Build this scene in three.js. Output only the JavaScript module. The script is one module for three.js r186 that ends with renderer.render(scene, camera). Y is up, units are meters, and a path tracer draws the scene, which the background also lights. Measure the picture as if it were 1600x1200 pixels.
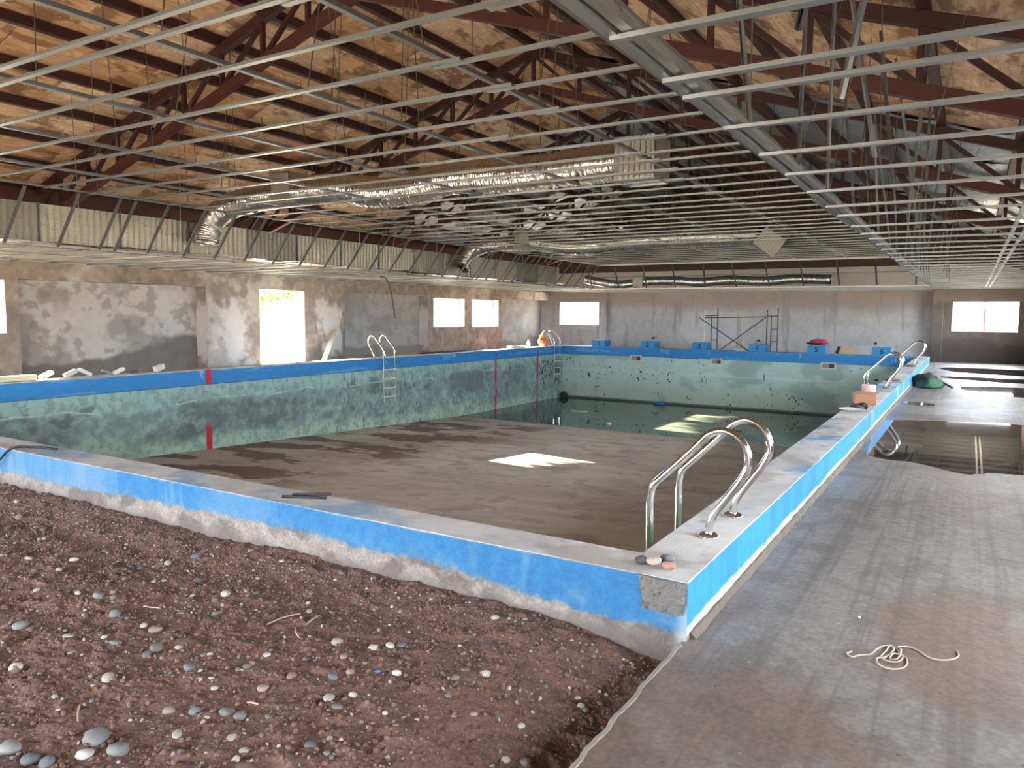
import * as THREE from 'three';
import { mergeGeometries, mergeVertices } from 'three/addons/utils/BufferGeometryUtils.js';
import { RoundedBoxGeometry } from 'three/addons/geometries/RoundedBoxGeometry.js';
import { TextGeometry } from 'three/addons/geometries/TextGeometry.js';
import { FontLoader } from 'three/addons/loaders/FontLoader.js';

// ---------------------------------------------------------------- camera, sky, sun, exposure
const scene = new THREE.Scene();
const renderer = new THREE.WebGLRenderer({ antialias: true });
renderer.toneMapping = THREE.LinearToneMapping;
renderer.toneMappingExposure = 3.75;
renderer.shadowMap.enabled = true;
const camera = new THREE.PerspectiveCamera(2 * Math.atan(600 / 1174) * 180 / Math.PI, 4 / 3, 0.05, 300);
camera.position.set(0, 1.6, 0);
camera.quaternion.setFromRotationMatrix(new THREE.Matrix4().makeBasis(
  new THREE.Vector3(0.85427, 0.00824, -0.51976), new THREE.Vector3(-0.05504, 0.99569, -0.07467), new THREE.Vector3(0.51690, 0.09239, 0.85104)));
camera.updateMatrixWorld();
scene.background = new THREE.Color().setRGB(0.84, 0.94, 1.05);
scene.backgroundIntensity = 9;
const sun = new THREE.DirectionalLight(new THREE.Color().setRGB(1, 0.9, 0.72), 60);
sun.position.set(-40, 13.2 + 0, -20.6).sub(new THREE.Vector3(0, 0, 0));
sun.target.position.set(0, 0, -16);
sun.castShadow = true; sun.shadow.radius = 1;
Object.assign(sun.shadow.camera, { left: -30, right: 30, top: 30, bottom: -30, near: 1, far: 120 });
scene.add(sun, sun.target);

// ---------------------------------------------------------------- helpers
let seed = 12345;
const rnd = () => { seed = (seed * 1664525 + 1013904223) >>> 0; return seed / 4294967296; };
const rr = (a, b) => a + (b - a) * rnd();
const V = (x, y, z) => new THREE.Vector3(x, y, z);
function hash(i, j) { let h = Math.imul(i, 374761393) + Math.imul(j, 668265263); h = Math.imul(h ^ (h >>> 13), 1274126177); return ((h ^ (h >>> 16)) >>> 0) / 4294967296; }
function vn(x, y) {
  const i = Math.floor(x), j = Math.floor(y); let u = x - i, v = y - j; u = u * u * (3 - 2 * u); v = v * v * (3 - 2 * v);
  const a = hash(i, j), b = hash(i + 1, j), c = hash(i, j + 1), d = hash(i + 1, j + 1);
  return a + (b - a) * u + (c - a) * v + (a - b - c + d) * u * v;
}
function fbm(x, y, o = 4) { let s = 0, a = 0.5, n = 0; for (let k = 0; k < o; k++) { s += a * vn(x, y); n += a; a *= 0.5; const q = x; x = 1.62 * x + 1.22 * y + 17.7; y = 1.62 * y - 1.22 * q + 9.2; } return s / n; }
const sm = (a, b, x) => { const t = Math.min(1, Math.max(0, (x - a) / (b - a))); return t * t * (3 - 2 * t); };
const mix = (a, b, t) => [a[0] + (b[0] - a[0]) * t, a[1] + (b[1] - a[1]) * t, a[2] + (b[2] - a[2]) * t];
const mul = (a, k) => [a[0] * k, a[1] * k, a[2] * k];
function tex(w, h, fn, srgb = true) {
  const d = new Uint8Array(w * h * 4);
  for (let j = 0; j < h; j++) for (let i = 0; i < w; i++) {
    const c = fn((i + 0.5) / w, (j + 0.5) / h), k = 4 * (j * w + i);
    if (typeof c === 'number') d[k] = d[k + 1] = d[k + 2] = Math.max(0, Math.min(255, c * 255));
    else { d[k] = Math.max(0, Math.min(255, c[0])); d[k + 1] = Math.max(0, Math.min(255, c[1])); d[k + 2] = Math.max(0, Math.min(255, c[2])); }
    d[k + 3] = 255;
  }
  const t = new THREE.DataTexture(d, w, h); t.wrapS = t.wrapT = THREE.RepeatWrapping; t.magFilter = t.minFilter = THREE.LinearFilter;
  if (srgb) t.colorSpace = THREE.SRGBColorSpace; t.needsUpdate = true; return t;
}
const std = (o) => new THREE.MeshStandardMaterial({ roughness: 0.8, side: THREE.DoubleSide, ...o });
const taken = new Map();
const numbered = (n) => { const k = taken.get(n) || 0; taken.set(n, k + 1); return k ? n + '_' + String(k).padStart(3, '0') : n; };
function tag(o, label, category, group, kind) { o.userData.label = label; o.userData.category = category; if (group) o.userData.group = group; if (kind) o.userData.kind = kind; return o; }
function grp(name, label, category, group, kind) { const o = new THREE.Group(); o.name = numbered(name); scene.add(o); return tag(o, label, category, group, kind); }
function mesh(name, g, m, parent) { const o = new THREE.Mesh(g, m); o.name = parent ? name : numbered(name); o.castShadow = o.receiveShadow = true; (parent || scene).add(o); return o; }
function thing(name, g, m, label, category, group, kind) { return tag(mesh(name, g, m), label, category, group, kind); }
// box between two corners, uv in metres by the face's own plane
function boxGeo(x0, x1, y0, y1, z0, z1) {
  const g = new THREE.BoxGeometry(Math.abs(x1 - x0), Math.abs(y1 - y0), Math.abs(z1 - z0)); g.translate((x0 + x1) / 2, (y0 + y1) / 2, (z0 + z1) / 2); return planar(g);
}
function planar(g) {   // uv in metres by dominant normal
  const p = g.attributes.position, n = g.attributes.normal, uv = new Float32Array(p.count * 2);
  for (let i = 0; i < p.count; i++) {
    const ax = Math.abs(n.getX(i)), ay = Math.abs(n.getY(i)), az = Math.abs(n.getZ(i));
    if (ax >= ay && ax >= az) { uv[2 * i] = p.getZ(i); uv[2 * i + 1] = p.getY(i); } else if (ay >= az) { uv[2 * i] = p.getX(i); uv[2 * i + 1] = p.getZ(i); } else { uv[2 * i] = p.getX(i); uv[2 * i + 1] = p.getY(i); }
  }
  g.setAttribute('uv', new THREE.BufferAttribute(uv, 2)); return g;
}
// rescale metre uv so that [u0,u1]x[v0,v1] fills the texture once
function fit(g, u0, u1, v0, v1) { const a = g.attributes.uv; for (let i = 0; i < a.count; i++) a.setXY(i, (a.getX(i) - u0) / (u1 - u0), (a.getY(i) - v0) / (v1 - v0)); return g; }
const unitBox = new THREE.BoxGeometry(1, 1, 1);
// U channel of steel, 1 m long along z, about 1 wide and 1 high (scaled)
const chanGeo = (() => { const s = new THREE.Shape(); const t = 0.12;
  s.moveTo(-0.5, -0.5); s.lineTo(0.5, -0.5); s.lineTo(0.5, 0.5); s.lineTo(0.5 - t, 0.5); s.lineTo(0.5 - t, -0.5 + t); s.lineTo(-0.5 + t, -0.5 + t); s.lineTo(-0.5 + t, 0.5); s.lineTo(-0.5, 0.5); s.closePath();
  const g = new THREE.ExtrudeGeometry(s, { depth: 1, bevelEnabled: false }); g.translate(0, 0, -0.5); return g; })();
const rodGeo = (() => { const g = new THREE.CylinderGeometry(0.5, 0.5, 1, 6); g.rotateX(Math.PI / 2); return g; })();
const _m = new THREE.Matrix4();
function member(name, geo, a, b, w, h, m, parent, up = V(0, 1, 0)) {   // a straight member from a to b
  const o = new THREE.Mesh(geo, m); o.name = parent ? name : numbered(name); o.castShadow = o.receiveShadow = true;
  const d = b.clone().sub(a), L = d.length(); d.normalize(); if (Math.abs(d.dot(up)) > 0.98) up = V(0, 0, 1);
  const x = up.clone().cross(d).normalize(), y = d.clone().cross(x); _m.makeBasis(x, y, d); o.quaternion.setFromRotationMatrix(_m);
  o.position.copy(a).add(b).multiplyScalar(0.5); o.scale.set(w, h, L); (parent || scene).add(o); return o;
}
const tube = (pts, r, seg = 40, rad = 10) => new THREE.TubeGeometry(new THREE.CatmullRomCurve3(pts, false, 'centripetal'), seg, r, rad);
function lump(r, sx, sy, sz, amp, sd, detail = 2) {
  let g = new THREE.IcosahedronGeometry(r, detail); g.deleteAttribute('uv'); g.deleteAttribute('normal'); g = mergeVertices(g, 1e-5 * r); const p = g.attributes.position;
  for (let i = 0; i < p.count; i++) { const x = p.getX(i) / r, y = p.getY(i) / r, z = p.getZ(i) / r; const k = 1 + amp * (fbm(x * 1.7 + sd + 9, y * 1.7 + z * 1.3 + sd * 2.1 + 9, 3) - 0.5) * 2; p.setXYZ(i, p.getX(i) * k * sx, p.getY(i) * k * sy, p.getZ(i) * k * sz); }
  g.computeVertexNormals(); return g;
}

// ---------------------------------------------------------------- main dimensions (metres)
const PX0 = -14.75, PX1 = -1.46, PZ0 = -3.82, PZ1 = -28.4;      // inside of the pool
const OX0 = -15.08, OX1 = -1.11, OZ0 = -3.5, OZ1 = -28.9;       // outside of its walls
const CT = 0.3;                                                  // coping height above the deck
const WX = -17.4, RX = 1.75, FZ = -32, NZ = 3.2;                 // building
const LOW = 2.65, UP = 3.54;                                     // ceiling frame levels
const RIDGE = -8.1, RY = 7.05;
const roofY = (x) => RY - (x < RIDGE ? 0.315 * (RIDGE - x) : 0.33 * (x - RIDGE));
const FLA = -1.1476, FLB = 0.03504, floorY = (z) => FLA + FLB * z, WATER = -1.88;

// ---------------------------------------------------------------- materials
const concreteFine = tex(512, 512, (u, v) => { const n = fbm(u * 40, v * 40, 4), m = fbm(u * 7, v * 7, 3); return 0.35 + 0.4 * n + 0.25 * m; }, false);
const M = {};
M.steelRed = std({ color: '#381716', roughness: 0.55 });
M.steelRed2 = std({ color: '#47201b', roughness: 0.6 });
M.galv = std({ color: '#95999a', roughness: 0.42, metalness: 0.85 });
M.galvDull = std({ color: '#74777a', roughness: 0.48, metalness: 0.8 });
M.wire = std({ color: '#6b655c', roughness: 0.5, metalness: 0.6 });
M.chrome = std({ color: '#d8d6d2', roughness: 0.12, metalness: 1.0 });
M.foil = std({ color: '#cfd0d0', roughness: 0.24, metalness: 1.0 });
M.white = std({ color: '#e6e2da' });
M.black = std({ color: '#1b1b1d', roughness: 0.6 });

// plaster of the building walls: brown cement render with pale, dry patches and damp dark ones
function plaster(a, y, o) {
  const n = fbm(a * 0.55 + o, y * 0.8 + o, 5), f = fbm(a * 7 + o, y * 7, 4), g = fbm(a * 1.7 + 3 * o, y * 1.5 - o, 4);
  let c = mix([136, 118, 106], [158, 143, 130], f);
  c = mix(c, [186, 174, 162], 0.75 * sm(0.5, 0.62, n)); c = mix(c, [118, 104, 94], 0.6 * sm(0.56, 0.68, g));
  return mul(c, 0.9 + 0.2 * f);
}
// left wall: along z from +3 to -33 (u = (z+33)/36), y 0..2.65
const leftMap = tex(2048, 256, (u, v) => {
  const z = -33 + 36 * u, y = 2.65 * v, f = fbm(z * 6, y * 6, 4);
  let c = plaster(z, y, 4.3);
  const bay = (z < -8.31 && z > -12.94) || (z < -18.15 && z > -22.54) || z < -27.72;
  if (bay && y < 2.27) {
    c = mix([176, 168, 160], [196, 186, 176], f); c = mix(c, [140, 130, 122], 0.7 * sm(0.46, 0.64, fbm(z * 1.3 + 7, y * 1.6, 5))); c = mix(c, [128, 119, 112], 0.5 * sm(0.52, 0.66, fbm(z * 4.2 + 1, y * 4.6, 5)));
    const edge = 0.42 + 0.5 * (fbm(z * 1.1 + 2, y * 0.7, 4) - 0.5) + 0.55 * sm(-10.4, -12.9, z) * (z > -13 ? 1 : 0);
    c = mix(mix([104, 97, 92], [122, 114, 107], f), c, sm(edge - 0.05, edge + 0.1, y));
    if (z < -18) c = mix(c, [150, 144, 138], 0.55);
  } else if (y < 2.2 && z < -13 && z > -18) {
    const e = Math.hypot((z + 13.75) / 0.55, (y - 1.15) / 0.75), e2 = Math.hypot((z + 17.5) / 0.5, (y - 1.2) / 1.0);
    c = mix(c, [204, 194, 184], 0.85 * sm(1.15, 0.75, Math.min(e, e2) + 1.7 * (fbm(z * 2.6, y * 2.6, 5) - 0.5)));
  }
  return c;
});
M.wallLeft = std({ map: leftMap, roughness: 0.9, bumpMap: concreteFine, bumpScale: 0.004 });
const farMap = tex(2048, 256, (u, v) => {
  const x = -18 + 21 * u, y = 2.65 * v, f = fbm(x * 6, y * 6, 4);
  const n = fbm(x * 0.8 + 5, y * 1.1 + 3, 5);
  let c = mix([172, 168, 166], [194, 190, 187], f); c = mix(c, [206, 204, 203], 0.6 * sm(0.48, 0.62, n));
  const top = 1.9 + 0.5 * (fbm(x * 0.9, y * 0.6 + 8, 4) - 0.5);
  c = mix(c, [158, 143, 130], 0.7 * sm(top - 0.25, top + 0.25, y));
  c = mix(c, [150, 140, 132], 0.5 * sm(0.6, 0.75, fbm(x * 5, y * 0.6, 3)));
  if (x > -1.25) { c = mix([104, 95, 86], [128, 118, 108], f); c = mix(c, [88, 80, 74], sm(0.9, 0.5, y + 0.6 * (n - 0.5))); c = mix(c, [150, 136, 124], 0.8 * sm(2.1, 2.3, y)); }
  return c;
});
M.wallFar = std({ map: farMap, roughness: 0.9, bumpMap: concreteFine, bumpScale: 0.004 });
M.plasterWhite = std({ color: '#cfc8be', roughness: 0.9 });
M.gable = std({ color: '#57483d', roughness: 0.95 });  // dark brown stands in for the shade up under the roof
M.plasterBrown = std({ color: '#8d7b6c', roughness: 0.9 });

// ---------------------------------------------------------------- building shell
function shapeWall(name, holes, a0, a1, y0, y1) { const s = new THREE.Shape([[a0, y0], [a1, y0], [a1, y1], [a0, y1]].map(([a, b]) => new THREE.Vector2(a, b)));
  for (const [h0, h1, k0, k1] of holes) s.holes.push(new THREE.Path([[h0, k0], [h0, k1], [h1, k1], [h1, k0]].map(([a, b]) => new THREE.Vector2(a, b)))); return s; }
// wall along z at x = xa (thickness outward t): shape coordinates (z, y)
function zWall(x, t, holes, z0, z1, y0, y1) { const g = new THREE.ExtrudeGeometry(shapeWall('', holes, z0, z1, y0, y1), { depth: 1, bevelEnabled: false });
  const p = g.attributes.position; for (let i = 0; i < p.count; i++) { const a = p.getX(i), y = p.getY(i), d = p.getZ(i); p.setXYZ(i, x + t * d, y, a); } g.computeVertexNormals(); return planar(g); }
function xWall(z, t, holes, x0, x1, y0, y1) { const g = new THREE.ExtrudeGeometry(shapeWall('', holes, x0, x1, y0, y1), { depth: 1, bevelEnabled: false });
  const p = g.attributes.position; for (let i = 0; i < p.count; i++) { p.setXYZ(i, p.getX(i), p.getY(i), z + t * p.getZ(i)); } g.computeVertexNormals(); return planar(g); }
const fitL = (g) => fit(g, -33, 3, 0, 2.65), fitF = (g) => fit(g, -18, 3, 0, 2.65);

const wl = grp('wall_left', 'long plastered wall with a doorway and square window openings beyond the pool', 'wall', null, 'structure');
mesh('wall_bay', fitL(zWall(WX, -0.42, [[-8.05, -6.05, 1.12, 2.24]], -8.31, NZ, -0.1, 2.27)), M.wallLeft, wl);
mesh('wall_bay', fitL(zWall(WX, -0.42, [[-16.4, -14.7, 0.0, 2.25]], -18.15, -12.94, -0.1, 2.27)), M.wallLeft, wl);
mesh('wall_bay', fitL(zWall(WX, -0.42, [[-24.93, -22.9, 1.1, 2.19], [-27.48, -25.47, 1.08, 2.19]], -27.72, -22.54, -0.1, 2.27)), M.wallLeft, wl);
for (const [a, b] of [[-12.94, -8.31], [-22.54, -18.15], [-32.3, -27.72]]) mesh('recessed_panel', fitL(boxGeo(WX - 0.42, WX - 0.6, -0.1, 2.27, a, b)), M.wallLeft, wl);
mesh('lintel_beam', fitL(boxGeo(WX, WX - 0.6, 2.27, LOW, -32.3, NZ)), M.wallLeft, wl);
mesh('upper_wall', boxGeo(WX - 0.02, WX - 0.6, LOW, 2.98, -32.3, NZ), M.plasterWhite, wl);
mesh('brown_upper_wall', boxGeo(WX - 0.06, WX - 0.6, 2.98, 4.33, -32.3, NZ), std({ color: '#6a5346', roughness: 0.95 }), wl);  // darker brown stretch of wall above the white plaster
const wf = grp('wall_far', 'grey plastered end wall behind the starting blocks', 'wall', null, 'structure');
mesh('wall_bay', fitF(xWall(FZ, -0.45, [[-16.79, -14.77, 1.13, 2.2]], WX - 0.5, -14.38, -0.1, LOW)), M.wallFar, wf);
mesh('recessed_panel', fitF(boxGeo(-14.4, -1.2, -0.1, LOW, FZ - 0.32, FZ - 0.45)), M.wallFar, wf);
mesh('pillar', fitF(boxGeo(-1.22, -0.88, -0.1, LOW, FZ + 0.22, FZ - 0.45)), M.wallFar, wf);
mesh('wall_bay', fitF(xWall(FZ, -0.45, [[-0.59, 1.44, 1.1, 2.2]], -0.9, RX + 0.3, -0.1, LOW)), M.wallFar, wf);
mesh('upper_wall', boxGeo(-17.4, 2, LOW, 3.55, FZ - 0.1, FZ - 0.45), M.plasterWhite, wf);
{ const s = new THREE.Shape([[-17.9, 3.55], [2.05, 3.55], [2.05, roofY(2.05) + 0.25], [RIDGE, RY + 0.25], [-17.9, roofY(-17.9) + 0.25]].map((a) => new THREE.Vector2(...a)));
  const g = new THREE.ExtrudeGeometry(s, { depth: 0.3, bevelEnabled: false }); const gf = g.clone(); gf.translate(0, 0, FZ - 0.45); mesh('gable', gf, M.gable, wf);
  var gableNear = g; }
const wr = grp('wall_right', 'unseen plastered side wall along the wet deck with window openings sized for light', 'wall', null, 'structure');
{ const hs = [[-0.6, 1.4, 0, 2.3]]; for (const z of [-4.6, -8.6, -12.6, -16.6, -20.6, -24.6, -28.6]) hs.push([z - 1.05, z + 1.05, 0.9, 2.3]);  // unseen openings, sized to balance the daylight inside
  mesh('wall_bay', zWall(RX, 0.3, hs, -32.3, NZ, -0.1, 4.0), M.plasterBrown, wr); }
const wn = grp('wall_near', 'unseen plastered end wall at the dirt floor with gate openings added for light', 'wall', null, 'structure');
mesh('wall_bay', xWall(NZ, 0.3, [[-15, -11, -0.05, 2.5], [-7.5, -3.0, -0.05, 2.5]], WX - 0.6, RX + 0.3, -0.1, 3.55), M.plasterBrown, wn);  // gate openings added behind the camera to let daylight in
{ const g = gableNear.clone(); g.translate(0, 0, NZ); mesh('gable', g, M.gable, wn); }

// thin steel frames left in the window openings
let wN = 1;
function windowFrame(pts, mull) {
  const w = new THREE.Group(); w.name = 'window_' + (wN++); scene.add(w); w.userData.kind = 'structure';
  const [A, B, Cc, D] = pts; for (const [p, q] of [[A, B], [B, Cc], [Cc, D], [D, A]]) member('window_frame', unitBox, p, q, 0.045, 0.045, M.galvDull, w);
  if (mull) member('mullion', unitBox, A.clone().add(B).multiplyScalar(0.5), D.clone().add(Cc).multiplyScalar(0.5), 0.03, 0.03, M.steelRed2, w);
  return w;
}
for (const [a, b, c, d, l] of [[-8.05, -6.05, 1.12, 2.24, 'window opening cut off by the picture edge in the long wall'], [-24.93, -22.9, 1.1, 2.19, 'square window opening nearer the doorway of the pair in the long wall'], [-27.48, -25.47, 1.08, 2.19, 'square window opening nearer the corner of the pair in the long wall']])
  tag(windowFrame([V(WX - 0.3, c, a), V(WX - 0.3, c, b), V(WX - 0.3, d, b), V(WX - 0.3, d, a)], false), l, 'window');
tag(windowFrame([V(-16.79, 1.13, FZ - 0.3), V(-14.77, 1.13, FZ - 0.3), V(-14.77, 2.2, FZ - 0.3), V(-16.79, 2.2, FZ - 0.3)], false), 'window opening in the end wall beside starting block one', 'window');
tag(windowFrame([V(-0.59, 1.1, FZ - 0.3), V(1.44, 1.1, FZ - 0.3), V(1.44, 2.2, FZ - 0.3), V(-0.59, 2.2, FZ - 0.3)], true), 'wide window with a thin red mullion above the wet deck', 'window');
{ const d = new THREE.Group(); d.name = 'door_1'; scene.add(d); tag(d, 'bright open doorway in the long wall without a door', 'door', null, 'structure');
  member('door_frame', unitBox, V(WX - 0.35, 0, -16.38), V(WX - 0.35, 2.25, -16.38), 0.05, 0.08, M.white, d); member('door_frame', unitBox, V(WX - 0.35, 0, -14.72), V(WX - 0.35, 2.25, -14.72), 0.05, 0.08, M.white, d);
  member('door_frame', unitBox, V(WX - 0.35, 2.23, -16.38), V(WX - 0.35, 2.23, -14.72), 0.08, 0.04, M.white, d); }

// ---------------------------------------------------------------- ground: exterior, deck, dirt
thing('ground', boxGeo(-120, 100, -3.2, -2.9, -140, 80), std({ color: '#b5a892' }), 'pale bare ground outside the building', 'ground', null, 'structure');
for (const [n, b, l] of [['yard', [-120, WX - 0.6, -2.9, -0.12, -140, 80], 'sunlit pale yard outside the long wall'], ['yard', [RX + 0.3, 100, -2.9, -0.12, -140, 80], 'pale yard outside the window wall beside the deck'], ['yard', [WX - 0.6, RX + 0.3, -2.9, -0.12, -140, FZ - 0.45], 'pale yard behind the end wall'], ['yard', [WX - 0.6, RX + 0.3, -2.9, -0.12, NZ + 0.3, 80], 'pale yard in front of the added gate openings']])
  thing(n, boxGeo(...b), std({ color: '#b5a892' }), l, 'ground', null, 'structure');

function deckCol(x, z) {
  const f = fbm(x * 14, z * 14, 4), n = fbm(x * 0.9 + 3, z * 0.45 + 8, 5), st = fbm(x * 26 + 0.8 * fbm(x * 3, z * 0.8, 2), z * 0.55, 3), b = fbm(x * 1.7 - 4, z * 1.3 + 1, 5);
  let c = mix([112, 104, 97], [136, 129, 122], f);
  c = mix(c, [90, 82, 76], 0.45 * sm(0.5, 0.72, st)); c = mix(c, [148, 144, 141], 0.55 * sm(0.46, 0.66, n)); c = mix(c, [108, 88, 76], 0.65 * sm(0.48, 0.66, b)); c = mix(c, [92, 82, 74], 0.4 * sm(0.56, 0.68, fbm(x * 5 + 3, z * 4, 5)));
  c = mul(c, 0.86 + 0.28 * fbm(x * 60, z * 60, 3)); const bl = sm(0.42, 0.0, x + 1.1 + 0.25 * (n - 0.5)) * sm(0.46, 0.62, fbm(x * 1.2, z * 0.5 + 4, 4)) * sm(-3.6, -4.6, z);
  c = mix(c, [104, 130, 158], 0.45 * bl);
  const sp = hash(Math.floor(x * 90), Math.floor(z * 90)); if (sp > 0.9985) c = mul(c, 0.75); else if (sp < 0.0004) c = [168, 162, 156];
  return c;
}
const deckRough = (x, z) => { const n = fbm(x * 0.9 + 3, z * 0.45 + 8, 5), s = fbm(x * 22, z * 0.6, 3); return 0.6 - 0.38 * sm(0.42, 0.64, n) * sm(-3.5, -6, z) - 0.12 * s - 0.14 * sm(-4.4, -6, z) * sm(-0.7, 0.3, x) + 0.1 * sm(-3, 0, z); };
const fl = grp('floor', 'grey wet concrete deck along the pool with brushed streaks', 'floor', null, 'structure');
for (const [z0, z1, w, h] of [[-11, NZ, 512, 2048], [FZ - 0.1, -11, 256, 1024]]) {
  const X0 = -1.13, X1 = RX + 0.05;
  const m = std({ map: tex(w, h, (u, v) => deckCol(X0 + (X1 - X0) * u, z0 + (z1 - z0) * v)), roughnessMap: tex(w >> 1, h >> 1, (u, v) => Math.max(0.44, deckRough(X0 + (X1 - X0) * u, z0 + (z1 - z0) * v)), false), roughness: 1,
    bumpMap: tex(w, h, (u, v) => { const x = X0 + (X1 - X0) * u, z = z0 + (z1 - z0) * v; return 0.6 * fbm(x * 26 + 0.8 * fbm(x * 3, z * 0.8, 2), z * 0.55, 3) + 0.4 * fbm(x * 20, z * 20, 3); }, false), bumpScale: 0.005 });
  mesh('deck_slab', fit(boxGeo(X0, X1, -0.5, 0, z0, z1), X0, X1, z0, z1), m, fl);
}
mesh('deck_slab', boxGeo(WX - 0.05, OX0 + 0.02, -0.5, 0, FZ - 0.1, OZ0), std({ color: '#8d867d' }), fl);
mesh('deck_slab', boxGeo(OX0, -1.13, -0.5, -0.002, FZ - 0.4, OZ1 + 0.02), std({ color: '#8d867d' }), fl);
{ // pale cement lip along the free edge of the deck, ragged
  const g = new THREE.BoxGeometry(0.018, 0.03, 7, 3, 1, 400), p = g.attributes.position;
  for (let i = 0; i < p.count; i++) { const z = p.getZ(i); p.setXYZ(i, p.getX(i) - 1.122 + 0.022 * (fbm(z * 16, p.getX(i) * 9, 3) - 0.5), p.getY(i) - 0.009 + 0.008 * (fbm(z * 15, 3, 2) - 0.5), z + 0.05); }
  g.computeVertexNormals(); mesh('edge_lip', g, std({ color: '#8f877c', bumpMap: concreteFine, bumpScale: 0.004 }), fl); }

// dirt: a rough height field
const dirtY = (x, z) => {
  const n = fbm(x * 1.3 + 40, z * 1.3 + 40, 4), f = fbm(x * 9 + 40, z * 9 + 40, 4), g = fbm(x * 32, z * 32, 3);
  const clod = Math.pow(Math.max(0, fbm(x * 17 + 5, z * 17 + 3, 3) - 0.5), 1) * 0.05;
  return -0.1 + 0.07 * (n - 0.5) + 0.035 * (f - 0.5) + clod + 0.012 * (g - 0.5) - 0.16 * sm(-1.95, -1.2, x) * (0.45 + 0.55 * sm(-3.3, -2.4, z)) + 0.06 * sm(-3.0, -3.5, z);
};
const dirtCol = tex(1024, 1024, (u, v) => {
  const x = u * 4, z = v * 4, f = fbm(x * 20, z * 20, 4), n = fbm(x * 3, z * 3, 4), g = vn(x * 120, z * 120);
  let c = mix([90, 65, 56], [126, 96, 83], f); c = mix(c, [107, 80, 70], n); c = mul(c, 0.86 + 0.26 * g);
  if (g > 0.93) c = mix(c, [170, 152, 140], 0.5); return c;
});
const dirtBump = tex(1024, 1024, (u, v) => 0.5 * vn(u * 4 * 110, v * 4 * 110) + 0.5 * fbm(u * 4 * 45, v * 4 * 45, 3), false);
M.dirt = std({ map: dirtCol, bumpMap: dirtBump, bumpScale: 0.008, roughness: 0.95 });
{ const x0 = -9.6, x1 = -1.1, z0 = -3.56, z1 = -0.7, nx = 420, nz = 190, pos = [], uv = [], idx = [];
  for (let j = 0; j <= nz; j++) for (let i = 0; i <= nx; i++) { const x = x0 + (x1 - x0) * i / nx, z = z0 + (z1 - z0) * j / nz; pos.push(x, dirtY(x, z), z); uv.push(x / 4, z / 4); }
  for (let j = 0; j < nz; j++) for (let i = 0; i < nx; i++) { const a = j * (nx + 1) + i, b = a + 1, c = a + nx + 1, d = c + 1; idx.push(a, c, b, b, c, d); }
  const g = new THREE.BufferGeometry(); g.setAttribute('position', new THREE.Float32BufferAttribute(pos, 3)); g.setAttribute('uv', new THREE.Float32BufferAttribute(uv, 2)); g.setIndex(idx); g.computeVertexNormals();
  const dg = thing('dirt_ground', g, M.dirt, 'reddish brown dirt ground strewn with pebbles before the pool', 'dirt', null, 'structure');
  const o = mesh('outer_dirt', mergeGeometries([boxGeo(WX - 0.1, x0 + 0.01, -0.5, -0.09, OZ0 - 0.03, NZ + 0.05), boxGeo(x0, x1 - 0.02, -0.5, -0.12, z1 - 0.01, NZ + 0.05)]), M.dirt, dg); }

// ---------------------------------------------------------------- pool
const pool = grp('swimming_pool', 'half drained concrete swimming pool with blue rim and stained green walls', 'pool', null, 'structure');
const BLUE = [24, 112, 188];
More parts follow.
